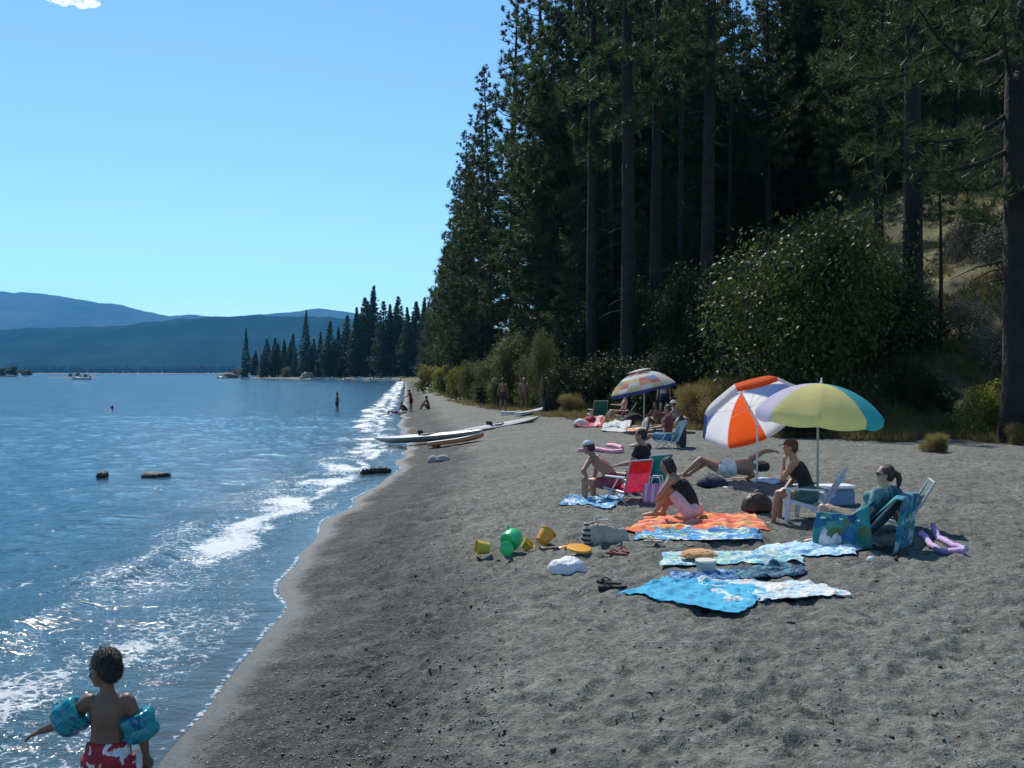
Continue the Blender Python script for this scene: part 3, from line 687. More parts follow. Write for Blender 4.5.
def person(label, px_loc, heading, h, pose, skin='tan', hairs=('short', 'brown'), wear=(), hats=None, z=None, group=None, child=False, vox=.011, slim=1.0, female=False, eyes=True, fingers=True, lift=0.0):
    b = Body(h, pose, child, slim, female)
    fl = b.flesh(fingers); V, Q, T = fl.arrays(); zmin = V[:, 2].min()
    body = link('person', bake(fl, vox, 3 if vox < .008 else 4), SK(skin))
    x, y = px_loc[0], px_loc[1]
    body.location = (x, y, (H(x, y) - zmin - .008 + lift) if z is None else z); body.rotation_euler = (0, 0, heading)
    tag(body, label, 'person', group)
    def child_mesh(name, mb, mat, v=None):
        return link(name, bake(mb, v or vox, 3), mat, body)
    if hairs:
        ho = child_mesh('hair', hair(b, hairs[0]), HM(hairs[1]))
        if vox < .0125:
            me = ho.data; nv = len(me.vertices); vc = np.zeros(nv * 3); vn = np.zeros(nv * 3); me.vertices.foreach_get('co', vc); me.vertices.foreach_get('normal', vn); vc = vc.reshape(-1, 3); vn = vn.reshape(-1, 3)
            rg = np.random.default_rng(nv); K_ = 5200 if child else 2200; ix = rg.integers(0, nv, K_); down = -b.hr[:, 2] - vn[ix] * (vn[ix] @ -b.hr[:, 2])[:, None]
            d_ = down * .9 - b.hr[:, 1] * .25 + vn[ix] * .14 + rg.normal(0, .16, (K_, 3)); d_ /= np.linalg.norm(d_, axis=1)[:, None]; sd2 = np.cross(d_, vn[ix]); sd2 /= np.maximum(1e-6, np.linalg.norm(sd2, axis=1))[:, None]
            Lh = rg.uniform(.012, .030, K_)[:, None]; p0 = vc[ix] - vn[ix] * .002
            Vh = np.stack([p0 - sd2 * .0016, p0 + sd2 * .0016, p0 + d_ * Lh], 1).reshape(-1, 3); hs_ = link('hair_strands', mesh_np('hair_strands', Vh, None, np.arange(K_ * 3).reshape(-1, 3), smooth=False), HM(hairs[1]), ho)
    if hats: child_mesh('cap' if hats[0] == 'cap' else 'sun_hat', hat(b, hats[0]), hats[1], min(vox, .008))
    for name, mat, parts, infl in wear:
        mb = MB()
        for key, t0, t1 in parts: b.part(mb, key, t0, t1, infl, 18 if key == 'torso' else 14)
        if any(p_[0] == 'torso' and p_[1] < .15 for p_ in parts):
            bk = unit(np.cross(b.X0, b.sp)); bk = bk if bk[1] < 0 else -bk
            for sd_ in (-1, 1):
                mb.ell(b.X0 * sd_ * .075 * b.k + bk * .055 * b.k - b.sp * .03 * b.s, .088 * b.k + infl); mb.ell(b.leg['l' if sd_ < 0 else 'r'][0], .098 * b.k + infl)
        if any(p_[0] in ('lu', 'ru') and p_[1] == 0 for p_ in parts):
            for q in 'lr': mb.ell(b.arm[q][0], .062 * b.k + infl)
        if b.fem and any(p_[0] == 'torso' and p_[2] > .6 for p_ in parts):
            bk = unit(np.cross(b.X0, b.sp)); bk = bk if bk[1] < 0 else -bk
            for sd_ in (-1, 1): mb.ell(b.torso[0][5] + b.X1 * sd_ * .07 * b.k - bk * .085 * b.k, .058 * b.k + infl)
        child_mesh(name, mb, mat)
    if eyes:
        h_ = b.hs
        for sd_ in (-1, 1):
            mb = MB(); mb.ell(b.hc + b.hr @ np.array([sd_ * .031, .071, .006]) * h_, np.array([.013, .008, .008]) * h_, 10, 8, b.hr)
            mb.build('eye', M('eye_dark', (.03, .022, .018), .2, .1), body)
    return body, b
FAB = lambda n, c: M(n, c, .85, .2, 14, .01, 90)
SHORTS = lambda n, mat, leg=.55: (n, mat, (('torso', 0, .36), ('lt', 0, leg), ('rt', 0, leg)), .013)
TRUNK = lambda n, mat: (n, mat, (('torso', 0, .30), ('lt', 0, .16), ('rt', 0, .16)), .010)
TANK = lambda n, mat, top=.88: (n, mat, (('torso', .18, top),), .010)
TEE = lambda n, mat: (n, mat, (('torso', .15, .99), ('lu', 0, .6), ('ru', 0, .6)), .013)
SUIT = lambda n, mat, top=.80: (n, mat, (('torso', 0, top), ('lt', 0, .07), ('rt', 0, .07)), .008)

# ---- the child at the water's edge, seen from behind
kx, ky = -2.14, 5.28
kid, kb = person('small child with wet dark hair and turquoise arm floats standing in the shallows', (kx, ky), R(4), 1.06,
    dict(sp=(0, .02, 1), ch=(0, -.02, 1), head=(R(62), R(-6)), la=((-.74, .12, -.66), (-.92, .10, -.36), (-.9, .15, -.45), .55), ra=((.42, .05, -.9), (.10, .18, -1), (.05, .25, -1), .9),
         ll=((-.12, .05, -1), (-.04, -.05, -1), (-.2, 1, 0)), rl=((.12, .06, -1), (.02, -.06, -1), (.2, 1, 0))),
    skin='child', hairs=('short', 'black'), child=True, vox=.0052, wear=())
hm_ = M('red_trunks_cloth', (.34, .02, .03), .7, .2, 10)
m, nt, p = new_mat('red_print_cloth'); v = objco(nt)
c = ramp(nt, noise(nt, v, 16, 2, .4, 1.0), [(.56, (.36, .018, .03)), (.585, (.75, .70, .68))], 'LINEAR')
nt.links.new(c, p.inputs['Base Color']); p.inputs['Roughness'].default_value = .75; bump(nt, p, noise(nt, v, 35, 4), .01)
mb = MB()
for key, t0, t1 in (('torso', 0, .33), ('lt', 0, .62), ('rt', 0, .62)): kb.part(mb, key, t0, t1, .014, 18)
for sd_ in (-1, 1): mb.ell(kb.X0 * sd_ * .075 * kb.k + np.array([0, -.055 * kb.k, -.03 * kb.s]), .088 * kb.k + .012); mb.ell(kb.leg['l' if sd_ < 0 else 'r'][0], .098 * kb.k + .012)
link('swim_trunks', bake(mb, .0055, 3), m, kid)
vin, nt, p = new_mat('turquoise_vinyl'); v = objco(nt)
c = ramp(nt, noise(nt, v, 11, 2, .5, 1.2), [(.40, (.02, .36, .42)), (.5, (.04, .47, .50)), (.56, (.015, .10, .34)), (.62, (.03, .42, .46))])
nt.links.new(c, p.inputs['Base Color']); setin(p, Roughness=.18, Coat_Weight=.5); bump(nt, p, noise(nt, v, 14, 3), .012); add_translucent(nt, p, .45, c)
for key, t in (('l', .78), ('r', .88)):
    S, El, Wr, u3, cu = kb.arm[key]; ax = unit((El - S) * .6 + (Wr - El) * .4); rot = to_axis(ax); cpt = S + (El - S) * t
    mb = MB(); prof = []
    for a in np.linspace(0, 2 * math.pi, 25)[:-1]:
        ca, sa = math.cos(a), math.sin(a)
        prof.append((.060 + .031 * math.copysign(abs(ca) ** .7, ca), .074 * math.copysign(abs(sa) ** .6, sa)))
    prof.append(prof[0])
    def puff(V):
        a = np.arctan2(V[:, 1], V[:, 0]); r = np.hypot(V[:, 0], V[:, 1])
        g = 1 + .10 * np.cos(2 * a + .5) * np.clip((r - .05) / .05, 0, 1) + .03 * np.sin(7 * a + 20 * V[:, 2]) * np.clip((r - .05) / .05, 0, 1)
        g *= 1 - .10 * np.exp(-(V[:, 2] / .016) ** 2) * (r > .068)
        return V * np.stack([g, g, np.ones_like(g)], 1)
    mb.lathe(prof, 40, rot, cpt, puff)
    af = mb.build('arm_float', vin, kid, edge=0)
    vb = MB(); o_ = rot @ np.array([.092, .0, .03]); vb.tube([cpt + o_ * .9, cpt + o_ * 1.16], [.008, .006], 8); vb.build('valve', vin, af)
bpy.context.view_layer.update()
# toy in the right hand: a soft crocodile-like squirter, dark green above and straw-coloured below
S, El, Wr, u3, cu = kb.arm['r']; hp = np.array(kid.matrix_world @ Vector(Wr + u3 * .085))
ty_ = MB(); e_ = unit((.52, -.25, -.8))
ty_.tube([hp + e_ * t for t in (-.05, -.03, .02, .07, .13, .19, .25)], [.008, .016, .024, .031, .034, .026, .008], 14)
for t in (.05, .15):
    for q in (-1, 1): ty_.tube([hp + e_ * t, hp + e_ * (t + .02) + np.array([q * .045, .01, -.035])], [.012, .007], 8)
toy = ty_.build('toy_crocodile', M('dark_green_rubber', (.03, .06, .02), .4, .4, 18), edge=0)
tag(toy, 'dark green rubber toy animal hanging from the hand of the child in shallows', 'toy')
tb = MB(); tb.tube([hp + e_ * t + np.array([-.022, -.004, -.014]) for t in (.0, .05, .1, .15, .2)], [.006, .016, .02, .016, .006], 10); tb.build('belly', M('straw_rubber', (.42, .38, .16), .45, .2, 15), toy, edge=0)
# ------------------------------------------------------------------ beach furniture
FABT = lambda n, c: M(n, c, .85, .15, 14, .006, 90, transl=.5)
WHITE = M('white_plastic', (.78, .78, .76), .4, .06, 5)
STEEL = M('white_tube', (.62, .63, .64), .35, .1, 8, metal=.3)
def fold_chair(label, loc, heading, fab, seat_h=.24, recl=28, w_=.52, back=.62, arm=WHITE, tube=STEEL, group='low folding beach chairs', backfab=None, lowfab=None):
    """low folding beach chair: seat and back of cloth on a tube frame"""
    r = empty('beach_chair', (loc[0], loc[1], H(loc[0], loc[1]) - .012), heading, label, 'chair', group)
    a = R(recl); hw = w_ / 2; bx = lambda t: np.array([0, -.22 - math.sin(a) * t, seat_h + math.cos(a) * t - .02])
    f = MB()
    for sx in (-1, 1):
        X = np.array([sx * hw, 0, 0])
        f.tube([X + (0, .27, seat_h + .02), X + (0, -.22, seat_h - .03)], .0125, 8)
        f.tube([X + bx(-.03), X + bx(back * .5), X + bx(back)], .0125, 8)
        f.tube([X + (0, .24, 0), X + (0, .10, seat_h * .6), X + (0, -.10, seat_h + .2)], .0125, 8)
        f.tube([X + (0, -.30, 0), X + (0, -.1, seat_h * .55), X + (0, .22, seat_h)], .0125, 8)
    f.tube([(-hw, *bx(back)[1:]), (hw, *bx(back)[1:])], .0125, 8); f.tube([(-hw, .24, .012), (hw, .24, .012)], .0125, 8); f.tube([(-hw, -.30, .012), (hw, -.30, .012)], .0125, 8)
    f.tube([(-hw, .27, seat_h + .02), (hw, .27, seat_h + .02)], .0125, 8)
    f.build('frame', tube, r)
    def sheet(p, q, n=12, sag=.035, nrm=(0, 0, -1), t0=0, t1=1):
        U_, T_ = np.meshgrid(np.linspace(-1, 1, n), np.linspace(t0, t1, n)); nrm = np.asarray(nrm, float)
        P_ = np.asarray(p)[None, None] + (np.asarray(q) - np.asarray(p))[None, None] * T_[..., None] + np.stack([U_ * (hw + .012), 0 * U_, 0 * U_], -1) + nrm * (sag * (1 - U_ ** 2) * np.sin(np.pi * T_))[..., None]
        up = P_.reshape(-1, 3); dn = up - nrm * -.008 if False else up + nrm * .008
        k = n * n; b_ = MB(); g = grid_faces(n, n); b_.add(np.concatenate([up, dn]), np.concatenate([g, g[:, ::-1] + k]))
        rim = [i for i in range(n)] + [n * i + n - 1 for i in range(1, n)] + [n * n - 1 - i for i in range(1, n)] + [n * (n - 1 - i) for i in range(1, n)]
        b_.Q.append(np.array([(rim[i], rim[i - 1], rim[i - 1] + k, rim[i] + k) for i in range(len(rim))])); b_.qm += [0] * len(rim)
        return b_
    sheet((0, .27, seat_h + .02), (0, -.22, seat_h - .03)).build('seat', lowfab or fab, r)
    nb = (0, -math.cos(a), -math.sin(a))
    if backfab:
        bb = sheet(bx(-.02), bx(back), nrm=nb, sag=.04, t0=0, t1=.62).build('backrest', backfab[0], r)
        sheet(bx(-.02), bx(back), nrm=nb, sag=.04, t0=.62, t1=1).build('head_panel', backfab[1], bb)
    else: sheet(bx(-.02), bx(back), nrm=nb, sag=.04).build('backrest', fab, r)
    for sx in (-1, 1):
        m_ = MB(); m_.box((sx * (hw + .015), -.03, seat_h + .2), (.05, .44, .026), bev=.3); m_.build('armrest', arm, r)
    return r
def slat_chair(label, loc, heading, mat, group=None, scale=1.0, recl=24):
    """moulded garden chair with a fan of slats for its back"""
    r = empty('adirondack_chair', (loc[0], loc[1], H(loc[0], loc[1]) - .02), heading, label, 'chair', group); r.scale = (scale,) * 3
    a = R(recl); s = MB()
    for k in range(5): s.box((0, .24 - k * .105, .36 - k * .026), (.50, .092, .022), rotx(R(14)), .25)
    s.build('seat', mat, r)
    b_ = MB(); dirv = np.array([0, -math.sin(a), math.cos(a)])
    for k in range(-2, 3):
        L = .80 - .05 * k * k; base = np.array([k * .088, -.235, .22]); top = base + dirv * L + np.array([k * .030, 0, 0])
        b_.bar(base, top, .080, .020, up=(0, 1, 0), bev=.3); b_.ell(top, (.040, .012, .03), 12, 6, rotx(a))
    for t in (.22, .55): b_.bar((-.24, -.262 - math.sin(a) * t, .22 + math.cos(a) * t), (.24, -.262 - math.sin(a) * t, .22 + math.cos(a) * t), .05, .022)
    b_.build('backrest', mat, r)
    for sx in (-1, 1):
        m_ = MB(); m_.box((sx * .315, -.02, .545), (.115, .66, .024), bev=.35); m_.ell((sx * .315, .30, .545), (.066, .05, .012), 14, 6); m_.build('armrest', mat, r)
        m_ = MB(); m_.bar((sx * .285, .27, 0), (sx * .285, .25, .535), .028, .085, up=(0, 1, 0)); m_.build('leg', mat, r)
        m_ = MB(); m_.bar((sx * .270, -.52, 0), (sx * .262, -.18, .24), .028, .10, up=(0, 0, 1)); m_.bar((sx * .262, -.2, .235), (sx * .262, .27, .34), .026, .07); m_.build('leg', mat, r)
    return r
PRF = .95
def parasol(label, base, tilt, Rr, dep, height_, knee, panels, mats, rot0=0, nrib=8, valance=.09, polemat=None, group='beach parasols', patch=False, vent=False, polebase=0):
    """parasol: canopy panels hang between the ribs; the pole bends at the tilt joint"""
    r = empty('beach_umbrella', (base[0], base[1], H(base[0], base[1]) - .02), 0, label, 'umbrella', group)
    ax = unit(tilt); rot = to_axis(ax) @ rotz(rot0); j = np.array([0, 0, knee]); hub = j + ax * (height_ - knee)
    nj = 8; nr = 14; cb = MB()
    na = nrib * nj; th = np.arange(na) * 2 * math.pi / na; fr = (np.arange(na) % nj) / nj
    rings = []
    for i in range(nr + 1):
        t = max(i / nr, .004)
        sagf = 1 - .076 * np.sin(np.pi * fr) * t
        rr = Rr * np.sin(t * PRF) / math.sin(PRF) * sagf
        zz = -dep * (1 - np.cos(t * PRF)) / (1 - math.cos(PRF)) - .010 * np.sin(np.pi * fr) * t
        rings.append(np.stack([rr * np.cos(th), rr * np.sin(th), zz + 0 * th], 1))
    last = rings[-1]
    for q in (.5, 1.0):
        rings.append(last * [1 - .012 * q, 1 - .012 * q, 1] + np.stack([0 * th, 0 * th, -valance * q * (1 + .25 * np.abs(np.sin(np.pi * fr)))], 1))
    V_ = np.concatenate(rings); nrow = len(rings); Qf = grid_faces(nrow, na, 0, True)
    mi = []
    for i in range(nrow - 1):
        for k in range(na):
            pn = k // nj
            mi.append(panels[pn % len(panels)] if not patch else (((i // 2) * 5 + (k // 4) * 3 + (i // 2) * (k // 4)) % (len(mats) - 1) if i < nr else len(mats) - 1))
    V_ = V_ @ rot.T + hub
    me = mesh_np('canopy', V_, Qf, mi=mi); can = link('canopy', me, mats, r)
    if vent:
        vr = []
        for i in range(7):
            t = max(i / 6, .01) * .30; vr.append(np.stack([Rr * np.sin(t * PRF) / math.sin(PRF) * np.cos(th) * 1.0, Rr * np.sin(t * PRF) / math.sin(PRF) * np.sin(th), .07 - dep * .9 * (1 - np.cos(t * PRF)) / (1 - math.cos(PRF)) + 0 * th], 1))
        vm = mesh_np('vent', np.concatenate(vr) @ rot.T + hub, grid_faces(7, na, 0, True)); vo = link('vent_cap', vm, mats[vent - 1], can); so_ = vo.modifiers.new('t', 'SOLIDIFY'); so_.thickness = .003
    for k in range(nrib):
        a = k * 2 * math.pi / nrib; rb = MB()
        pts = []
        for t in np.linspace(.03, 1.0, 9): pts.append((Rr * math.sin(t * PRF) / math.sin(PRF) * math.cos(a), Rr * math.sin(t * PRF) / math.sin(PRF) * math.sin(a), -dep * (1 - math.cos(t * PRF)) / (1 - math.cos(PRF)) - .012))
        rb.tube(np.array(pts) @ rot.T + hub, .0045, 6)
        p5 = np.array(pts[4]); rb.tube(np.array([p5, (0, 0, -.34 * (height_ - knee) - .12)]) @ rot.T + hub, .0035, 6)
        rb.build('rib', STEEL, r)
    pb = MB(); pb.tube([(0, 0, -.25 + polebase), (0, 0, knee * .5), (0, 0, knee - .03), j + ax * .04, hub - ax * .01], .016, 12); pb.build('pole', polemat or STEEL, r)
    kb_ = MB(); kb_.ell(j, (.026, .026, .045), 10, 8, to_axis(unit(ax + np.array([0, 0, 1.])))); kb_.build('tilt_joint', WHITE, r)
    fb_ = MB(); fb_.tube([hub - ax * .005, hub + ax * .03, hub + ax * .075], [.02, .014, .008], 10); fb_.build('finial', WHITE, r)
    return r
def canopy_mat(name, col, t=.42): return M(name, col, .75, .07, 3, .006, 9, transl=min(.62, t + .1), spec=.2)
def towel(label, corners, mat, group='beach towels', cat='towel', n=84, wr=.030, seed=0, fray=.05, name='beach_towel', lift=.012, flop=0.0):
    """cloth spread on the sand; corners anticlockwise as ground points"""
    c = [np.array(q[:2], float) for q in corners]; ctr = sum(c) / 4
    U_, V_ = np.meshgrid(np.linspace(0, 1, n), np.linspace(0, 1, n)); u, v_ = U_.ravel(), V_.ravel()
    P_ = (np.outer((1 - u) * (1 - v_), c[0]) + np.outer(u * (1 - v_), c[1]) + np.outer(u * v_, c[2]) + np.outer((1 - u) * v_, c[3]))
    e = np.minimum(np.minimum(u, 1 - u), np.minimum(v_, 1 - v_)); dx = vnoise(u * 5, v_ * 5, 1.2, 2, seed) * fray; dy = vnoise(u * 5 + 9, v_ * 5, 1.2, 2, seed + 3) * fray
    P_ = P_ + np.stack([dx, dy], 1)
    base = height(P_[:, 0], P_[:, 1], True)
    base = np.maximum(base, height(P_[:, 0], P_[:, 1], False) - .01)
    ridg = 1 - np.abs(vnoise(P_[:, 0] * 1.0 + seed, P_[:, 1] * 1.4, .34, 2, seed + 5)) * 2
    r2 = 1 - np.abs(vnoise(P_[:, 0] * 1.5 + P_[:, 1] * .5, P_[:, 1] * .9 - P_[:, 0] * .3, .15, 2, seed + 6)) * 2.4; z = base + lift + wr * (.15 + .42 * np.clip(ridg, 0, 1) ** 3 + .34 * np.clip(r2, 0, 1) ** 3 + .25 * vnoise(P_[:, 0], P_[:, 1], .16, 2, seed + 7)) + flop * np.clip(vnoise(P_[:, 0], P_[:, 1], .5, 2, seed + 8), 0, 1)
    z = np.where(e < .03, base + lift * .6 + (z - base) * .45, z)
    zc = H(*ctr)
    L = np.stack([P_[:, 0] - ctr[0], P_[:, 1] - ctr[1], z - zc], 1)
    o = link(name, mesh_np(name, L, grid_faces(n, n), uv=np.stack([u, v_], 1)), mat); o.location = (*ctr, zc)
    s = o.modifiers.new('t', 'SOLIDIFY'); s.thickness = .004; s.offset = 1
    return tag(o, label, cat, group)
def heap(name, label, cat, loc, size, mat, seed=0, rz=0, group=None, rough=.35, z=None, strap=False):
    """crumpled soft thing: folds pushed into a rounded lump"""
    b_ = MB(); n = np.random.default_rng(seed); ph = n.uniform(0, 6, 8)
    def f(V, D):
        k = sum(np.sin(D @ n.normal(0, 1, 3) * (3 + 2.3 * i) + ph[i]) / (1 + .6 * i) for i in range(6))
        k = 1 - np.abs(k) * .5
        g = 1 + rough * k[:, None] * .5
        V = V * g; V[:, 2] = np.where(D[:, 2] < 0, V[:, 2] * .25, V[:, 2]); return V
    b_.ell((0, 0, size[2] * .12), np.array(size) / 2 * [1, 1, 1.5], 40, 26, None, f)
    o = b_.build(name, mat, edge=0); x, y = loc[0], loc[1]
    o.location = (x, y, H(x, y) if z is None else z); o.rotation_euler = (0, 0, rz)
    if strap:
        for q in (-1, 1):
            s_ = MB(); a = np.linspace(0, math.pi, 12); s_.tube(np.stack([.24 * size[0] * np.cos(a), q * size[1] * .18 + q * .10 * size[1] * np.sin(a), size[2] * .62 + size[2] * .42 * np.sin(a)], 1), .011, 8, ry=.005); s_.build('strap', mat, o)
        s_ = MB(); s_.tube([(-.30 * size[0], 0, size[2] * .66), (0, 0, size[2] * .80), (.30 * size[0], 0, size[2] * .66)], .012, 8, ry=.02); s_.build('zip', M('dull_zip', (.16, .15, .14), .5, .2), o)
    return tag(o, label, cat, group)

# ---- the three parasols
OR = canopy_mat('orange_canopy', (.86, .11, .02)); WH = canopy_mat('white_canopy', (.80, .79, .82)); BL = canopy_mat('blue_canopy', (.09, .16, .36))
g = G(757, 483)
parasol('tilted orange white and blue striped parasol above the sunbather lying on the sand', g, (-.24, .60, .74), .95, .46, 1.72, 1.0, [0, 1, 2, 1], [OR, WH, BL], rot0=R(67), valance=.08)
YE = canopy_mat('yellow_canopy', (.92, .85, .34), .55); LV = canopy_mat('lavender_canopy', (.72, .66, .83), .45); TE = canopy_mat('teal_canopy', (.06, .44, .48), .4); PU = canopy_mat('purple_canopy', (.12, .08, .30))
gx = 818; Yu = 12.9; g = AT(gx, Yu)
parasol('pastel parasol of yellow lavender and teal panels above the reclining woman', g, (.06, -.05, 1), .80, .40, 1.78, 1.25, [2, 1, 1, 2, 1, 0, 0, 2], [YE, LV, TE], rot0=R(-17), valance=.10, polemat=M('pale_pole', (.34, .32, .28), .5, .1, 5))
PATCH = [canopy_mat('patch_' + n, c, .35) for n, c in (('cream', (.7, .62, .35)), ('rose', (.62, .22, .22)), ('sky', (.20, .42, .62)), ('white', (.75, .74, .72)), ('green', (.20, .42, .28)), ('peach', (.72, .42, .22)), ('navy', (.05, .08, .26)))]
g = G(644, 431); FU = g
parasol('patchwork parasol of many coloured squares with a blue edge farther along the beach', g, (-.22, .04, 1), 1.13, .60, 2.0, 1.3, [0], PATCH, rot0=R(10), valance=.09, patch=True, vent=4, nrib=8)

# ---- woman in the slatted chair
g = G(800, 522); AC = np.array([g[0] + .12, g[1] + .05])
SLW = M('shaded_white_plastic', (.58, .63, .72), .45, .1, 5)  # bluish cast of the shaded slats is put into the white plastic
hd = R(50)
slat_chair('white slatted garden chair under the woman who rests her chin on her hand', AC, hd + R(8), SLW, recl=29, scale=.78)
person('woman in dark cap and black tank top sitting in white slatted chair, chin on hand', AC, R(74), 1.58,
    dict(sp=(0, .24, 1), ch=(0, .52, 1), head=(R(-6), R(-4)), la=('ik', 'chin', (-.02, .03, -.075), (-.2, .3, -1), (.1, -.15, 1), 1.3), ra=('ik', 'lknee', (.04, -.10, .07), (.5, -.2, -.6), (-.8, .5, -.1), .6),
         ll=((-.12, 1, .10), (-.04, .16, -1)), rl=((.14, 1, .02), (.06, -.05, -1))), skin='tan', hairs=('short', 'red'), hats=('cap', FAB('brown_cap_cloth', (.10, .035, .02))), female=True, vox=.0095,
    wear=(TANK('tank_top', FAB('black_knit', (.012, .012, .014)), .90), SHORTS('shorts', FAB('teal_green_cloth', (.07, .16, .15)), .5)), z=H(*AC) + .315)

# ---- reclining woman and her draped chair
g = G(846, 548); RC = np.array([g[0] + .05, g[1] + .15]); rhd = R(54)
fold_chair('low beach chair draped with a blue and green towel beneath the reclining woman', RC, rhd, FAB('blue_green_canvas', (.03, .16, .22)), seat_h=.17, recl=40, back=.60, w_=.56)
rw, rb_ = person('woman with dark ponytail and sunglasses leaning back in towel draped chair', RC + np.array([.135 * math.sin(rhd), -.135 * math.cos(rhd)]), rhd, 1.60,
    dict(sp=(0, -.80, 1), ch=(0, -.62, 1), head=(R(22), R(2)), la=((-.35, .3, -.85), (-.1, .8, -.35), (0, 1, -.2), .6), ra=((.55, -.15, -.8), (.15, -.35, -.9), (.1, -.1, -1), .8),
         ll=((-.1, .94, .50), (-.02, .12, -1)), rl=((.1, .95, .42), (.05, .30, -1))), skin='fair', hairs=('tail', 'brown'), female=True, vox=.009,
    wear=(TEE('beach_shirt', FAB('sea_green_cotton', (.10, .24, .25))), SHORTS('shorts', FAB('khaki_cloth', (.26, .22, .15)), .8)), z=H(*RC) + .275)
T = lambda x, y, z: rb_.hc + rb_.hr @ np.array([x, y, z]) * rb_.hs
gl = MB()
for q in (-1, 1): gl.ell(T(q * .034, .088, .008), np.array([.03, .010, .022]) * rb_.hs, 12, 8, rb_.hr); gl.tube([T(q * .06, .08, .012), T(q * .084, .02, .012), T(q * .084, -.02, .0)], .0035, 6)
gl.build('sunglasses', M('dark_lens', (.01, .01, .012), .12, .1), rw)
# towel hung over the back and arm of that chair
U_, V_ = np.meshgrid(np.linspace(-1, 1, 36), np.linspace(0, 1, 44)); u, v_ = U_.ravel(), V_.ravel()
a_ = R(38); t = np.clip(v_, 0, 1)
yy = np.interp(t, [0, .33, .42, .98, 1], [-.20, -.62, -.70, -.62, -.58]); zz = np.interp(t, [0, .33, .42, .98, 1], [.24, .645, .63, .08, .05])
side = .31 + .10 * np.clip(v_ - .5, 0, 1); xx = u * side
zz = zz - .10 * np.clip(np.abs(u) - .72, 0, 1) ; yy = yy - .03 * np.sin(u * 9 + v_ * 3) * np.clip(v_ * 2 - .6, 0, 1) + .02 * vnoise(u, v_, .3, 2, 4)
tw_m = cloth_mat('sea_print_towel_cloth', 'print', [(.02, .16, .24), (.03, .28, .32), (.35, .45, .46), (.02, .10, .28), (.06, .26, .20), (.03, .20, .34)], scale=9)
o = link('draped_towel', mesh_np('draped_towel', np.stack([xx, yy, zz], 1), grid_faces(44, 36), uv=np.stack([u * .5 + .5, v_], 1)), tw_m)
o.location = (RC[0], RC[1], H(*RC)); o.rotation_euler = (0, 0, rhd); sm_ = o.modifiers.new('t', 'SOLIDIFY'); sm_.thickness = .008
tag(o, 'sea coloured print towel hanging over the back of the reclining chair', 'towel')
U_, V_ = np.meshgrid(np.linspace(-1, 1, 30), np.linspace(0, 1, 30)); u, v_ = U_.ravel(), V_.ravel()
xx = np.interp(v_, [0, .3, .42, 1], [-.20, -.26, -.325, -.345]) ; zz = np.interp(v_, [0, .3, .42, 1], [.25, .39, .395, .05]); yy = u * .31 - .07 + .02 * np.sin(v_ * 7 + u * 2)
xx = xx + .034 * np.sin(u * 9 + v_) * np.clip(v_ * 2 - .7, 0, 1) + .02 * vnoise(u, v_, .35, 2, 8) * np.clip(v_ * 2 - .7, 0, 1); zz = zz + .03 * np.sin(u * 5 + 1) * np.clip(v_ * 2 - 1.2, 0, 1) + .02
zz = zz + np.clip(-(yy + .16), 0, .5) * .9 * np.clip(1.3 - v_ * 1.3, 0, 1)
o = link('draped_towel', mesh_np('draped_towel', np.stack([xx, yy, zz], 1), grid_faces(30, 30), uv=np.stack([u * .5 + .5, v_], 1)), cloth_mat('green_towel_cloth', 'print', [(.03, .17, .16), (.03, .24, .26), (.015, .08, .20), (.08, .26, .22), (.02, .13, .28), (.10, .16, .08)], scale=5))
o.location = (RC[0], RC[1], H(*RC)); o.rotation_euler = (0, 0, rhd); sm_ = o.modifiers.new('t', 'SOLIDIFY'); sm_.thickness = .008
tag(o, 'deep green and blue towel hanging over the arm of the reclining chair', 'towel')
# empty chair behind her, with clothes left on it, and a lounger with a white towel between the chairs
g = G(893, 533); EC = np.array([g[0], g[1] + .1])
ec = fold_chair('pale green beach chair heaped with clothes at the right of the group', EC, R(75), FABT('pale_green_mesh', (.30, .42, .36)), seat_h=.22, recl=30, back=.50, w_=.46)
heap('clothes_heap', 'dark blue clothes heaped on the seat of the pale green chair', 'clothes', EC, (.40, .44, .34), cloth_mat('dark_teal_cloth', 'blotch', [(.01, .04, .07), (.03, .12, .16)], scale=5), 41, R(20), z=H(*EC) + .22)
heap('white_towel', 'white towel folded on top of the dark clothes heap', 'towel', EC, (.26, .18, .07), FAB('white_terry', (.78, .78, .76)), 42, R(10), z=H(*EC) + .42)
g = G(838, 506); CC = np.array([g[0], g[1] + .05])
ck = MB(); ck.box((0, 0, .14), (.42, .30, .24), bev=.1); r = empty('ice_chest', (CC[0], CC[1], H(*CC)), R(8), 'blue ice chest with white lid between the two seated women', 'cooler')
ck.build('body', M('blue_grey_plastic', (.14, .24, .42), .4, .1), r); ck = MB(); ck.box((0, 0, .29), (.45, .33, .05), bev=.3); ck.build('lid', WHITE, r)
for q in (-1, 1): ck = MB(); ck.tube([(q * .212, -.1, .18), (q * .235, -.08, .21), (q * .235, .08, .21), (q * .212, .1, .18)], .012, 8); ck.build('handle', WHITE, r)
g = G(757, 515); heap('handbag', 'dark brown soft bag on the sand at the feet of the slatted chair', 'bag', g, (.42, .3, .30), M('dark_brown_leather', (.045, .022, .015), .5, .3, 9, .01, 25), 12, rough=.14, strap=True)
bpy.context.view_layer.update()

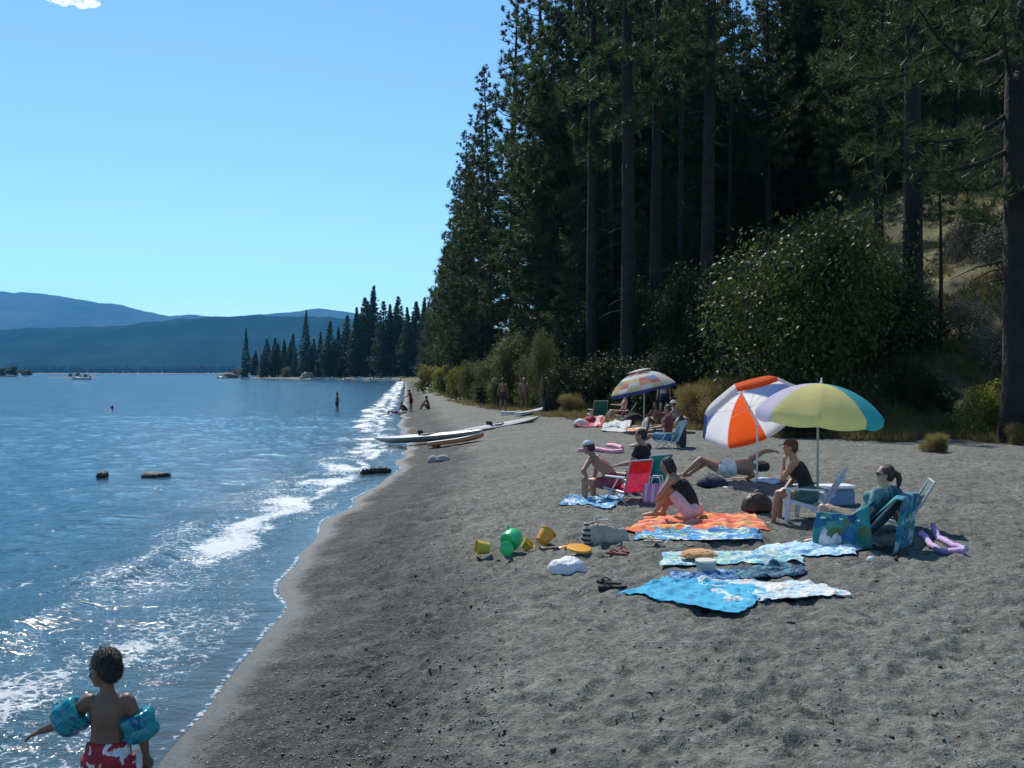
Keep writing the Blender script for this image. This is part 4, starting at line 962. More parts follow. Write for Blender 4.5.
# ---- pool noodles
for k, (pts, lab) in enumerate((([(921, 538), (927, 547), (942, 553), (965, 557)], 'front lavender foam noodle lying in a curve on the sand'), ([(933, 535), (937, 543), (950, 549), (966, 553)], 'rear lavender foam noodle lying in a curve on the sand'))):
    P_ = np.array([G(*q) for q in pts]); tt = np.linspace(0, 1, 24); k_ = np.linspace(0, 1, len(P_))
    Q_ = np.stack([np.interp(tt, k_, P_[:, i]) for i in range(3)], 1)
    for _ in range(70): Q_[1:-1] = (Q_[:-2] + Q_[1:-1] * 2 + Q_[2:]) / 4
    Q_[:, 2] = height(Q_[:, 0], Q_[:, 1]) + .032 + (0.05 if k else 0) * np.exp(-(tt / .2) ** 2)
    mb = MB(); mb.tube(Q_, .034, 14)
    tag(mb.build('pool_noodle', M('lavender_foam', (.52, .36, .62), .75, .08, 30, .004, 160), edge=50), lab, 'pool noodle', 'lavender pool noodles')

# ---- towels of the near group
Q4 = lambda *a: [G(*q) for q in a]
towel('orange and red striped towel beneath the woman in the black swimsuit', Q4((622, 533), (770, 532), (752, 516), (648, 516)), cloth_mat('orange_stripe_cloth', 'stripes', [(.75, .13, .05), (.80, .20, .06), (.78, .42, .12), (.72, .10, .06), (.80, .30, .22)], scale=2.2), seed=1)
towel('blue green and white print towel overlapping the orange towel', Q4((634, 541), (762, 540), (756, 529.5), (640, 530)), cloth_mat('tropic_print_cloth', 'print', [(.04, .22, .55), (.10, .45, .70), (.55, .68, .30), (.05, .30, .62), (.75, .78, .74), (.03, .14, .40), (.20, .50, .35)], scale=13), seed=2)
towel('pale green and blue flowered towel spread in the middle of the towels', Q4((660, 566), (806, 567), (795, 551), (662, 553)), cloth_mat('flower_print_cloth', 'print', [(.30, .55, .52), (.55, .70, .66), (.12, .42, .58), (.66, .72, .60), (.08, .30, .52), (.40, .62, .50)], scale=17), seed=3)
towel('pale blue towel with white swirls at the feet of the reclining woman', Q4((757, 556), (852, 561), (868, 548), (765, 545)), cloth_mat('swirl_print_cloth', 'print', [(.48, .68, .80), (.74, .80, .82), (.30, .56, .74), (.62, .76, .82)], scale=13), seed=4, wr=.05)
towel('bright turquoise towel nearest the camera with creased corner', Q4((614, 596), (738, 615), (770, 590), (668, 580)), cloth_mat('turquoise_terry', 'blotch', [(.035, .34, .55), (.06, .46, .66)], scale=4), seed=5, wr=.05)
towel('white and pale blue patterned towel beside the turquoise towel', Q4((724, 604), (852, 596), (826, 585), (690, 580)), cloth_mat('pale_print_cloth', 'print', [(.70, .74, .74), (.45, .64, .74), (.72, .66, .58), (.20, .46, .62), (.76, .78, .76), (.58, .42, .34)], scale=15), seed=6, wr=.045)
towel('rumpled dark blue towel behind the turquoise towel', Q4((672, 584), (740, 583), (735, 571), (668, 575)), cloth_mat('deep_blue_print_cloth', 'print', [(.03, .13, .34), (.06, .25, .46), (.02, .08, .22), (.30, .45, .60)], scale=12), seed=7, wr=.06, flop=.045, n=60)
towel('rumpled navy and teal towel in the row of clothes behind the white towel', Q4((732, 580), (808, 578), (800, 569), (738, 570)), cloth_mat('navy_teal_cloth', 'print', [(.015, .05, .10), (.02, .16, .24), (.03, .09, .16), (.10, .28, .34)], scale=11), seed=8, wr=.06, flop=.05, n=60)
towel('blue towel with white figures under the feet of the man in the white cap', Q4((560, 505), (612, 509), (624, 497), (572, 497)), cloth_mat('blue_figure_cloth', 'print', [(.12, .34, .58), (.62, .72, .78), (.16, .44, .66), (.05, .16, .30)], scale=12), seed=9)
g = G(699, 561); heap('sun_hat', 'crumpled orange and cream hat lying on the flowered towel', 'hat', g, (.36, .26, .09), cloth_mat('orange_cream_cloth', 'blotch', [(.66, .24, .06), (.70, .44, .24)], scale=4), 21, z=H(*g[:2]) + .03)
g = G(706, 576); r = empty('food_tub', (g[0], g[1], H(*g[:2]) + .05), .3, 'clear plastic tub with a pale lid standing among the towels', 'tub')
tb = MB(); tb.lathe([(.001, 0), (.085, 0), (.09, .01), (.10, .10), (.104, .102)], 24); tb.build('body', M('cloudy_plastic', (.42, .40, .36), .25, .2, 9), r); tb = MB(); tb.lathe([(.106, .10), (.108, .115), (.10, .122), (.001, .124)], 24); tb.build('lid', M('cream_plastic', (.70, .66, .60), .35, .1), r)
g = G(832, 549); heap('plastic_bag', 'crumpled white carrier bag beside the feet of the reclining woman', 'bag', g, (.26, .20, .24), M('white_film', (.80, .80, .80), .35, .05, 8, .02, 30, transl=.25), 22, z=H(*g[:2]) + .02)
g = G(567, 570); heap('plastic_bag', 'puffed white bag alone on the sand in front of the toys', 'bag', g, (.38, .28, .18), M('white_bag_film', (.84, .83, .86), .4, .05, 6, .02, 26, transl=.2), 23, rough=.42)
g = G(871, 563); heap('paper_scrap', 'small crumpled white paper on the sand below the reclining chair', 'paper', g, (.075, .065, .05), WHITE, 24)
def sandals(label, px, py, mat, rz, group='sandals left on the sand', s=1.0):
    g = G(px, py); r = empty('sandals', (g[0], g[1], H(g[0], g[1])), rz, label, 'sandals', group)
    for q, dy, ra in ((-1, 0, .2), (1, .05, -.5)):
        n = 20; a = np.linspace(0, 2 * math.pi, n, endpoint=False)
        ox = .042 * np.cos(a) * (1 + .18 * np.sin(a)); oy = .12 * np.sin(a)
        pl = np.stack([ox, oy, 0 * a], 1); b_ = MB(); V_ = np.concatenate([pl * [.95, .97, 1], pl + [0, 0, .008], pl * [1, 1, 1] + [0, 0, .02], pl * [.93, .96, 1] + [0, 0, .026], pl * [.01, .01, 1] + [0, 0, .024]])
        b_.add((V_ * s) @ rotz(ra).T + [q * .085 * s, dy, .004], grid_faces(5, n, 0, True)); so_ = b_.build('sole', mat, r, edge=50)
        st = MB()
        for e in (-1, 1): st.tube((np.array([(0, .07, .026), (e * .022, .045, .05), (e * .042, -.005, .022)]) * s) @ rotz(ra).T + [q * .085 * s, dy, .004], .007 * s, 6)
        st.build('strap', mat, so_)
    return r
sandals('reddish brown sandals lying on bare sand beside the striped tote bag', 622, 553, FAB('red_brown_rubber', (.20, .06, .045)), .8, s=1.15)
sandals('black sandals lying on the sand off the left corner of the turquoise towel', 613, 586, FAB('black_rubber', (.02, .02, .02)), 1.4, s=1.2)
sandals('pale straw sandals in front of the blue print towel', 655, 545, FAB('straw_sole', (.46, .40, .28)), 1.2)
sandals('dark green and cream sandals at right in front of the blue print towel', 682, 544.5, FAB('olive_sole', (.18, .18, .10)), 1.9)
def driftstick(label, p, q, r0, seed, group=None, name='stick', mat=None):
    a, b_ = G(*p), G(*q); t = np.linspace(0, 1, 9)[:, None]; P_ = a * (1 - t) + b_ * t; rg = np.random.default_rng(seed)
    P_[:, :2] += rg.normal(0, r0 * .5, (9, 2)); P_[:, 2] = height(P_[:, 0], P_[:, 1]) + r0 * .7
    m_ = MB(); m_.tube(P_, r0 * np.linspace(1, .6, 9) * rg.uniform(.8, 1.15, 9), 10)
    k = P_[4]; m_.tube([k, k + unit(P_[5] - P_[4]) * r0 * 2 + np.array([.3, .4, .9]) * r0 * 2], [r0 * .45, r0 * .2], 6)
    return tag(m_.build(name, mat or M('bark_brown', (.06, .045, .032), .9, .4, 20, .02, 60)), label, 'stick' if name == 'stick' else 'log', group)
driftstick('short dark stick on the sand in front of the reclining chair', (893, 561), (908, 556), .018, 3)

# ---- toys
GRN = M('green_plastic', (.03, .50, .16), .3, .05, 4, coat=.3); YEL = M('amber_plastic', (.72, .33, .03), .35, .06, 4); YE2 = M('yellow_plastic', (.70, .48, .06), .35, .06, 4)
def pail(label, px, py, mat, r0, r1, h, tiltv, rz, group='sand toys', handle=True, name='toy_bucket'):
    g = G(px, py); r = empty(name, (g[0], g[1], H(g[0], g[1])), rz, label, 'toy', group); rot = to_axis(unit(tiltv)); lift = r1 * .9 * math.sqrt(max(0, 1 - unit(tiltv)[2] ** 2))
    b_ = MB(); b_.lathe([(.001, 0), (r0, 0), (r0 * 1.01, .006), (r1, h), (r1 * 1.09, h), (r1 * 1.09, h + .012), (r1 * .97, h + .012), (r0 * .96, .012), (.001, .012)], 28, rot, (0, 0, lift)); b_.build('body', mat, r)
    if handle:
        a = np.linspace(0, math.pi, 12); P_ = np.stack([r1 * 1.05 * np.cos(a), r1 * .9 * np.sin(a) * .9, h + r1 * .5 * np.sin(a) * .6], 1) @ rot.T + [0, 0, lift]
        b_ = MB(); b_.tube(P_, .005, 6); b_.build('handle', WHITE if mat is YEL else mat, r)
    return r
pail('amber toy bucket tipped on its side behind the green watering can', 541, 547, YEL, .075, .10, .16, (.55, .25, .55), .3)
pail('yellow toy bucket lying with its mouth toward the lake beside the green can', 489, 556, YE2, .065, .085, .14, (-.95, -.15, .12), .1)
pail('small yellow sand mould between the green can and the amber bucket', 524, 551, YE2, .05, .075, .10, (.3, -.4, .5), .6, handle=False, name='sand_mould')
g = G(508, 556); r = empty('watering_can', (g[0], g[1], H(*g[:2]) + .012), R(-50), 'bright green plastic watering can lying on its side among the sand toys', 'toy', 'sand toys')
b_ = MB(); rot = to_axis(unit((-.25, .8, .35))); b_.lathe([(.001, 0), (.10, .0), (.118, .015), (.125, .06), (.115, .15), (.085, .20), (.06, .215), (.055, .20), (.001, .19)], 30, rot, (0, 0, .12)); b_.build('body', GRN, r)
b_ = MB(); s0 = np.array([.02, .03, .10]); b_.tube([s0, s0 + (.08, -.10, -.005), s0 + (.14, -.17, -.01)], [.036, .028, .026], 14); b_.lathe([(.026, 0), (.075, .05), (.085, .07), (.075, .08), (.03, .09), (.001, .09)], 24, to_axis(unit((.6, -.75, .12))), s0 + (.12, -.15, -.012)); b_.build('spout', GRN, r)
b_ = MB(); b_.tube([(-.02, .05, .22), (-.08, .06, .30), (-.12, .12, .27), (-.10, .18, .19)], .012, 8); b_.build('handle', GRN, r)
g = G(579, 555); r = empty('flying_disc', (g[0], g[1], H(*g[:2]) + .012), 0, 'flat amber plastic lid lying on the sand behind the puffed white bag', 'toy', 'sand toys')
b_ = MB(); b_.lathe([(.001, .03), (.11, .03), (.14, .024), (.15, .004), (.146, .0), (.137, .018), (.001, .022)], 32, to_axis(unit((.1, -.16, 1))), (0, 0, .03)); b_.build('body', YEL, r)
g = G(554, 549); r = empty('toy_spade', (g[0], g[1], H(*g[:2]) + .02), R(-70), 'thin orange toy spade with pale handle in front of the amber bucket', 'toy', 'sand toys')
b_ = MB(); b_.tube([(0, -.14, .014), (0, .06, .012)], .009, 8); b_.tube([(-.03, -.15, .014), (.03, -.15, .014)], .009, 8); b_.build('handle', M('cream_orange_plastic', (.66, .46, .26), .4, .1), r)
b_ = MB(); b_.ell((0, .12, .012), (.045, .075, .010), 16, 8, rotx(.12)); b_.build('blade', YEL, r)
# tote bag with striped end
g = G(605, 541); r = empty('tote_bag', (g[0], g[1], H(*g[:2])), R(6), 'cream canvas tote bag slumped open on the sand with black stripes at its end', 'bag')
tb_m, nt, p = new_mat('striped_canvas'); v = objco(nt); x = sep(nt, v); st = math_(nt, 'GREATER_THAN', math_(nt, 'FRACT', math_(nt, 'MULTIPLY', x[2], 17)), .55); lft = math_(nt, 'LESS_THAN', x[0], -.20)
nt.links.new(mix(nt, math_(nt, 'MULTIPLY', st, lft), ramp(nt, noise(nt, v, 5, 4), [(.3, (.33, .28, .23)), (.7, (.52, .47, .40))]), (.02, .02, .02)), p.inputs['Base Color']); p.inputs['Roughness'].default_value = .9; bump(nt, p, noise(nt, v, 9, 4), .05)
n = 44; a = np.linspace(0, 2 * math.pi, n, endpoint=False); rings = []
for z_, sx, sy in ((0, .26, .15), (.05, .29, .17), (.13, .28, .15), (.20, .26, .115), (.235, .25, .09), (.23, .235, .075), (.16, .24, .09), (.05, .24, .12)):
    rings.append(np.stack([sx * np.sign(np.cos(a)) * np.abs(np.cos(a)) ** .7, sy * np.sign(np.sin(a)) * np.abs(np.sin(a)) ** .7, z_ * (1 - .34 * (np.cos(a) > 0) * np.abs(np.cos(a))) + .014 * np.sin(5 * a + z_ * 20)], 1))
b_ = MB(); b_.add(np.concatenate(rings), grid_faces(8, n, 0, True)); b_.build('body', tb_m, r, edge=0)
for q in (-1, 1):
    b_ = MB(); b_.tube([(-.12, q * .075, .19), (-.10, q * .13, .29), (0, q * .17, .30), (.10, q * .16, .22), (.13, q * .075, .16)], .012, 8); b_.build('handle', M('cream_strap', (.62, .56, .48), .8, .1), r)

# ---- group round the pink chair
g = G(626, 502); PC = np.array([g[0], g[1] + .1]); phd = R(38)
PK = FABT('pink_canvas', (.82, .16, .26)); RD = FABT('red_canvas', (.70, .05, .06))
fold_chair('pink beach chair with red head panel seen from behind', PC, phd, PK, seat_h=.22, recl=16, back=.50, w_=.48, backfab=(PK, RD))
MC = PC + np.array([-.20, .16])
person('man in white cap and no shirt bending forward on the edge of the pink chair', MC, R(62), 1.66,
    dict(sp=(0, .35, 1), ch=(0, 1.0, .75), head=(R(-5), R(-10)), la=('ik', 'lknee', (-.02, -.04, .08), (-1, -.1, .3), (.3, .8, -.5), .7), ra=('ik', 'rshin', (.0, .06, .06), (.9, -.1, .1), (-.1, .6, -.8), .6),
         ll=((-.14, 1, .06), (-.02, .02, -1)), rl=((.14, 1, 0), (.06, -.1, -1))), skin='tan', hairs=('short', 'brown'), hats=('cap', FAB('white_cap_cloth', (.62, .63, .68))), vox=.0095,
    wear=(SHORTS('swim_shorts', FAB('maroon_check_cloth', (.22, .06, .08)), .6),), z=H(*MC) + .30)
g = G(648, 497); TC = np.array([g[0] - .02, g[1] + .45])
fold_chair('teal beach chair beneath the person in the black shirt', TC, R(40), FABT('teal_canvas', (.06, .32, .34)), seat_h=.20, recl=22, back=.50, w_=.52)
person('person with short dark hair and black shirt sitting in the teal chair', TC, R(55), 1.66,
    dict(sp=(0, -.15, 1), ch=(0, .10, 1), head=(R(20), R(-8)), la=((-.2, .4, -.85), (.1, .9, -.2)), ra=((.2, .4, -.85), (-.2, .9, -.15)), ll=((-.14, 1, .12), (-.02, .3, -1)), rl=((.14, 1, .12), (.02, .35, -1))),
    skin='tan', hairs=('short', 'black'), vox=.010, wear=(TEE('shirt', FAB('black_cotton', (.010, .011, .014))), SHORTS('shorts', FAB('indigo_cloth', (.03, .03, .10)), .6)), z=H(*TC) + .25)
g = G(692, 523); WS = np.array([g[0], g[1] + .08])
person('woman in black swimsuit leaning over her bent knees on the orange towel', WS, R(60), 1.60,
    dict(sp=(0, .16, 1), ch=(0, .72, .8), head=(R(15), R(-22)), la=('ik', 'lshin', (.02, .07, .02), (-1, 0, -.3), (.7, .4, -.4), .8), ra=('ik', 'rshin', (-.03, .07, -.05), (1, 0, -.3), (-.7, .4, -.4), .8),
         ll=((-.10, .70, .72), (0, .50, -.85)), rl=((.20, .72, .68), (.0, .46, -.86))), skin='tan', hairs=('bob', 'black'), female=True, vox=.009,
    wear=(SUIT('swimsuit', FAB('black_lycra', (.010, .010, .012)), .82), ('wrap', FAB('pale_pink_cotton', (.74, .42, .44)), (('torso', 0, .20), ('lt', 0, .80)), .022)))
g = G(655, 503); r = empty('beach_bag', (g[0], g[1], H(*g[:2])), R(-20), 'pink and white striped beach bag with white loop handles beside the dark haired woman', 'bag')
pk, nt, p = new_mat('pink_stripe_vinyl'); v = objco(nt); nt.links.new(mix(nt, math_(nt, 'GREATER_THAN', math_(nt, 'FRACT', math_(nt, 'MULTIPLY', sep(nt, v)[0], 9)), .6), (.75, .22, .42), (.78, .55, .66)), p.inputs['Base Color']); setin(p, Roughness=.45)
rings = []
for z_, sx, sy in ((0, .17, .09), (.03, .19, .11), (.16, .20, .10), (.28, .205, .075), (.285, .195, .065), (.16, .18, .08), (.03, .17, .09)):
    rings.append(np.stack([sx * np.sign(np.cos(a)) * np.abs(np.cos(a)) ** .6, sy * np.sign(np.sin(a)) * np.abs(np.sin(a)) ** .6 + z_ * .25, z_ + .01 * np.cos(3 * a)], 1))
b_ = MB(); b_.add(np.concatenate(rings), grid_faces(7, n, 0, True)); b_.build('body', pk, r, edge=40)
for q in (-1, 1): b_ = MB(); b_.tube([(-.10, q * .07 + .07, .27), (-.07, q * .12 + .08, .40), (.07, q * .12 + .08, .40), (.10, q * .07 + .07, .27)], .010, 8); b_.build('handle', WHITE, r)

# ---- sunbather on her back under the orange parasol
g = G(738, 482); LB = np.array([g[0] - .20, g[1] + .05])
person('sunbather in white bottoms lying on the sand with knees bent and one arm raised', LB, R(8), 1.66,
    dict(sp=(1, 0, .10), ch=(1, 0, .04), lying=(0, .25, 1), la=((.62, -.30, .42), (.75, .35, -.05), (.6, .5, -.1), .7), ra=((-.1, .6, -.25), (-.8, .4, .0)),
         ll=((-.82, -.06, .40), (-.66, 0, -.56), (-.9, 0, -.2)), rl=((-.80, .12, .30), (-.72, 0, -.50), (-.9, 0, -.1))), skin='tan', hairs=('bob', 'black'), female=True, vox=.010,
    wear=(('swim_shorts', FAB('white_lycra', (.72, .72, .70)), (('torso', .02, .42), ('lt', 0, .12), ('rt', 0, .12)), .012),))
towel('pale blue towel beneath the head of the sunbather lying on her back', Q4((754, 484), (780, 484), (777, 479), (756, 479.5)), cloth_mat('pale_blue_terry', 'blotch', [(.40, .52, .64), (.52, .62, .72)], scale=4), seed=14, wr=.012)
g = G(712, 486); heap('rucksack', 'dark navy bag lying beside the bent knees of the sunbather', 'bag', g, (.52, .32, .20), FAB('navy_nylon', (.02, .03, .07)), 31, rough=.14, strap=True)
g = G(728, 487); heap('paper_pad', 'flat white paper on the sand beside the dark navy bag', 'paper', g, (.2, .13, .03), WHITE, 32, rough=.1)
# ------------------------------------------------------------------ people and things farther along the beach
def stand(label, px, py, h, heading, pose=None, **kw):
    g = G(px, py); pz = dict(ll=((-.10, .03, -1), (-.03, -.04, -1), (-.25, 1, 0)), rl=((.10, .03, -1), (.03, -.04, -1), (.25, 1, 0))); pz.update(pose or {})
    kw.setdefault('vox', .013); return person(label, (g[0], g[1]), heading, h, pz, **kw)
NV = FAB('dark_navy_cloth', (.02, .025, .06)); MAR = FAB('dark_red_cloth', (.26, .03, .03)); OLV = FAB('olive_cloth', (.08, .08, .04))
stand('tanned person in dark shorts standing at the left end of the stranded boards', 503, 413, 1.68, R(20), dict(head=(R(-30), 0), la=((-.25, .1, -1), (.1, .6, -.6))), skin='brown', hairs=('short', 'black'), wear=(SHORTS('shorts', FAB('dark_brown_cloth', (.05, .03, .02))),))
stand('broad person in red brown shorts standing between the two others by the boards', 524, 412, 1.66, R(160), dict(la=((-.35, .1, -1), (.35, .5, -.5)), ra=((.35, .1, -1), (-.35, .5, -.5))), skin='brown', hairs=('short', 'grey'), slim=1.15, wear=(SHORTS('shorts', FAB('red_brown_cloth', (.20, .07, .045)), .7),))
stand('slim tanned person standing at the right end of the stranded boards', 543, 412, 1.78, R(60), dict(la=((-.15, .1, -1), (0, .1, -1))), skin='brown', hairs=('short', 'brown'), slim=.92, wear=(SHORTS('shorts', OLV),))
# shore group
stand('person in red top standing at the waterline among the splashing children', 411, 411.5, 1.45, R(70), dict(head=(R(20), R(-25)), sp=(0, .15, 1), la=((-.2, .6, -.8), (.1, .9, -.4))), skin='brown', hairs=('short', 'black'), wear=(TEE('shirt', FAB('red_cotton', (.45, .05, .05))), SHORTS('shorts', NV)))
stand('child in dark clothes crouching at the waterline beside the person in red', 406, 413, 1.3, R(110), dict(sp=(0, .5, .9), ch=(0, .8, .7), ll=((-.15, .95, .35), (0, -.45, -.9)), rl=((.15, .95, .35), (0, -.45, -.9)), la=((-.1, .6, -.8), (0, .5, -.9)), ra=((.1, .6, -.8), (0, .5, -.9))), skin='brown', hairs=('short', 'black'), wear=(TEE('shirt', NV), SHORTS('shorts', NV)))
g = G(396, 414)
person('child lying on the stomach in the foam at the edge of the lake', (g[0], g[1]), R(95), 1.25, dict(sp=(0, 1, .12), ch=(0, 1, .35), lying=(0, .8, .6), la=((-.4, .5, -.6), (0, .8, -.3)), ra=((.4, .5, -.6), (0, .8, -.3)), ll=((-.08, -1, -.02), (0, -1, 0), (0, -.6, -.6)), rl=((.10, -1, -.02), (.05, -1, .2), (0, -.4, .6))), skin='tan', hairs=('short', 'brown'), vox=.013, wear=(TRUNK('swim_trunks', NV),))
stand('person in red trunks sitting on the sand just above the waterline', 428, 409, 1.6, R(80), dict(sp=(0, -.1, 1), ch=(0, .35, 1), ll=((-.12, .75, .64), (0, .5, -.85)), rl=((.12, .75, .64), (0, .5, -.85)), la=((-.1, .7, -.4), (.1, .8, .1)), ra=((.1, .7, -.4), (-.1, .8, .1))), skin='brown', hairs=('short', 'black'), wear=(SHORTS('shorts', MAR),))
# in the lake
Yw = 72.0; xw = (337 - 512) / F * Yw
person('bather standing knee deep in the lake in dark shorts', (xw, Yw), R(-70), 1.66, dict(la=((-.35, .2, -1), (.1, .7, -.5)), ra=((.3, .3, -1), (-.1, .8, -.2)), ll=((-.12, .05, -1), (0, -.05, -1)), rl=((.12, .05, -1), (0, -.05, -1))), skin='brown', hairs=('short', 'black'), vox=.014, wear=(SHORTS('shorts', NV),), z=.44)
Ys = 70.0; xs = (116 - 512) / F * Ys
person('swimmer far out in the lake with only head and shoulders above water', (xs, Ys), R(110), 1.75, dict(sp=(0, .5, .8), ch=(0, .4, .9), la=((-.9, .5, -.1), (-.3, .8, 0)), ra=((.9, .4, .0), (.3, .9, .1)), ll=((-.1, -.6, -.8), (0, -.9, -.4)), rl=((.1, -.6, -.8), (0, -.9, -.4))), skin='tan', hairs=('short', 'black'), vox=.015, z=-.45)
ROCK = M('wet_rock', (.035, .032, .029), .7, .5, 7, .06, 9)
def rock(label, x, y, size, seed, z=None, mat=ROCK, group=None, rz=0, name='rock', cat='rock'):
    b_ = MB(); n = np.random.default_rng(seed); dirs = n.normal(0, 1, (9, 3)); ph = n.uniform(0, 6, 9)
    def f(V, D):
        k = sum(np.sin(D @ dirs[i] * (1.3 + .8 * i) + ph[i]) / (1.2 + i) for i in range(9)); return V * (1 + .2 * k[:, None])
    b_.ell((0, 0, 0), np.array(size) / 2, 28, 18, None, f); o = b_.build(name, mat, edge=30); o.location = (x, y, H(x, y) + size[2] * .25 if z is None else z); o.rotation_euler = (0, 0, rz)
    return tag(o, label, cat, group)
Yr = 25.0
rock('single dark wet rock breaking the lake surface, the smaller one', (103 - 512) / F * Yr, Yr, (.26, .3, .22), 51, .02)
rock('long low dark rock breaking the lake surface beside the smaller one', (158 - 512) / F * Yr, Yr, (.78, .4, .22), 54, .01)
# stranded kayaks
def kayak(label, p0, p1, mat_h, mat_d, beam=.60, dep_=.27, group='sea kayaks drawn up on the beach', rocker=.07, cockpit=(.46, .56)):
    a, b_ = np.array(p0[:2], float), np.array(p1[:2], float); mid = (a + b_) / 2; L = np.linalg.norm(b_ - a); ang = math.atan2(b_[1] - a[1], b_[0] - a[0])
    za, zb = max(H(*a), .0), max(H(*b_), 0.0)
    r = empty('kayak', (mid[0], mid[1], (za + zb) / 2 - .05), ang, label, 'kayak', group); r.rotation_euler = (0, -math.atan2(zb - za, L), ang)
    n = 40; t = np.linspace(-1, 1, n); W = beam / 2 * np.clip(1 - np.abs(t) ** 2.1, .012, 1); kz = rocker * np.abs(t) ** 2.6; sz = dep_ * .72 + rocker * 1.15 * np.abs(t) ** 3; kz = kz + (sz - kz - .02) * np.abs(t) ** 7
    hv = []; dv = []
    for i in range(n):
        s_ = np.linspace(0, 1, 9); x_ = np.concatenate([-W[i] * np.sin(s_[::-1] * math.pi / 2), W[i] * np.sin(s_[1:] * math.pi / 2)]); zz = sz[i] + (kz[i] - sz[i]) * np.concatenate([np.cos(s_[::-1] * math.pi / 2), np.cos(s_[1:] * math.pi / 2)])
        hv.append(np.stack([np.full(17, t[i] * L / 2), x_, zz], 1))
        s2 = np.linspace(-1, 1, 9); dv.append(np.stack([np.full(9, t[i] * L / 2), s2 * W[i] * .985, sz[i] + .004 + (.09 * (1 - s2 ** 2)) * (1 - abs(t[i]) ** 3)], 1))
    m_ = MB(); m_.add(np.concatenate(hv), grid_faces(n, 17)); m_.build('hull', mat_h, r, edge=60)
    m_ = MB(); m_.add(np.concatenate(dv), grid_faces(n, 9)); m_.build('deck', mat_d, r, edge=60)
    cx = ((cockpit[0] + cockpit[1]) / 2 * 2 - 1) * L / 2; cl = (cockpit[1] - cockpit[0]) * L / 2 + .2
    aa = np.linspace(0, 2 * math.pi, 29); m_ = MB(); m_.tube(np.stack([cx + cl * np.cos(aa), .21 * np.sin(aa), dep_ * .72 + .095 + .02 * np.cos(aa) - .035 * np.sin(aa) ** 2], 1), .018, 8, caps=False); cr = m_.build('cockpit_rim', M('black_rubber_rim', (.02, .02, .02), .5, .1), r)
    m_ = MB(); m_.ell((cx, 0, dep_ * .72 + .055), (cl * .97, .20, .035), 24, 8); m_.build('cockpit_shade', M('cockpit_shade_black', (.012, .012, .012), .8, .1), cr)  # near-black plug painted as the shade inside the cockpit
    m_ = MB(); m_.box((cx - cl * .7, 0, dep_ * .72 + .13), (.05, .28, .2), roty(-.3), .3); m_.build('seat_back', M('black_foam', (.02, .02, .022), .8, .1), r)
    for q in (-.8, .8):
        m_ = MB(); m_.tube([(q * L / 2 - .05, 0, np.interp(q, t, sz) + .03), (q * L / 2, 0, np.interp(q, t, sz) + .08), (q * L / 2 + .05, 0, np.interp(q, t, sz) + .03)], .010, 6); m_.build('grab_handle', M('black_rubber_rim', (.02, .02, .02)), r)
    return r
GH = M('grey_green_hull', (.16, .20, .20), .35, .15, 3, coat=.3); GD = M('pale_deck', (.60, .62, .60), .35, .08, 3, coat=.3); GD2 = M('white_deck', (.74, .75, .74), .35, .06, 3, coat=.3); GH2 = M('slate_hull', (.10, .14, .16), .35, .15, 3, coat=.3)
kayak('grey green kayak lying with its bow in the lake foam', G(374, 444), G(484, 436), GH, GD, beam=.56)
kayak('slate kayak with white deck drawn fully up on dry sand', G(453, 438), G(540, 421), GH2, GD2, beam=.60, cockpit=(.40, .50))
# orange sided foam board
def board(label, p0, p1, wdt, thk, mat_s, mat_t, group=None, nose=.09, fins=2):
    a, b_ = np.array(p0[:2], float), np.array(p1[:2], float); mid = (a + b_) / 2; L = np.linalg.norm(b_ - a); ang = math.atan2(b_[1] - a[1], b_[0] - a[0]); za, zb = H(*a), H(*b_)
    r = empty('foam_board', (mid[0], mid[1], (za + zb) / 2 + .05), 0, label, 'board', group); r.rotation_euler = (0, -math.atan2(zb - za, L), ang)
    n = 26; t = np.linspace(-1, 1, n); w_ = wdt / 2 * np.where(t > 0, np.clip(1 - t ** 3.2, .12, 1), np.clip(1 - .25 * np.abs(t) ** 3, .1, 1)); z0_ = nose * np.clip(t, 0, 1) ** 2.2
    def shell(zlo, zhi, shrink):
        V_ = []
        for i in range(n):
            y_ = w_[i] * np.array([-.9, -1, -1, -.9, .9, 1, 1, .9]) * shrink; z_ = z0_[i] + np.array([zlo, zlo + .02, zhi - .02, zhi, zhi, zhi - .02, zlo + .02, zlo]); V_.append(np.stack([np.full(8, t[i] * L / 2), y_, z_], 1))
        m_ = MB(); Vv = np.concatenate(V_); m_.add(Vv, grid_faces(n, 8, 0, True)); m_.T.append(np.array([(0, k, k + 1) for k in range(1, 7)] + [((n - 1) * 8, (n - 1) * 8 + k + 1, (n - 1) * 8 + k) for k in range(1, 7)])); m_.tm += [0] * 12; return m_
    shell(0, thk, 1).build('body', mat_s, r, edge=40); shell(thk + .002, thk + .045, .93).build('deck_pad', mat_t, r, edge=40)
    for q in range(fins):
        m_ = MB(); m_.bar((-L / 2 + .12, (q - .5) * wdt * .4, -.05), (-L / 2 + .3, (q - .5) * wdt * .4, .0), .012, .07); m_.build('fin', mat_s, r)
    return r
board('thick orange sided board with white top lying below the kayaks', G(431, 448), G(484, 441), .58, .10, M('orange_foam', (.52, .16, .04), .55, .15, 5), M('white_foam', (.78, .74, .68), .6, .08, 4))
board('white board at the feet of the left standing person', G(500, 415.5), G(522, 414.5), .5, .07, GD2, GD2, 'white boards by the standing people', .05, 0)
board('white board nearer the slim standing person', G(517, 416.5), G(543, 413), .5, .07, GD2, GD, 'white boards by the standing people', .08, 0)
g = G(433, 462); heap('rolled_towel', 'small white and brown bundle on the sand below the orange board, the left one', 'bundle', g, (.30, .24, .20), cloth_mat('white_brown_cloth', 'blotch', [(.10, .06, .05), (.70, .66, .64)], scale=3), 61, group='bundles below the orange board', rough=.3)
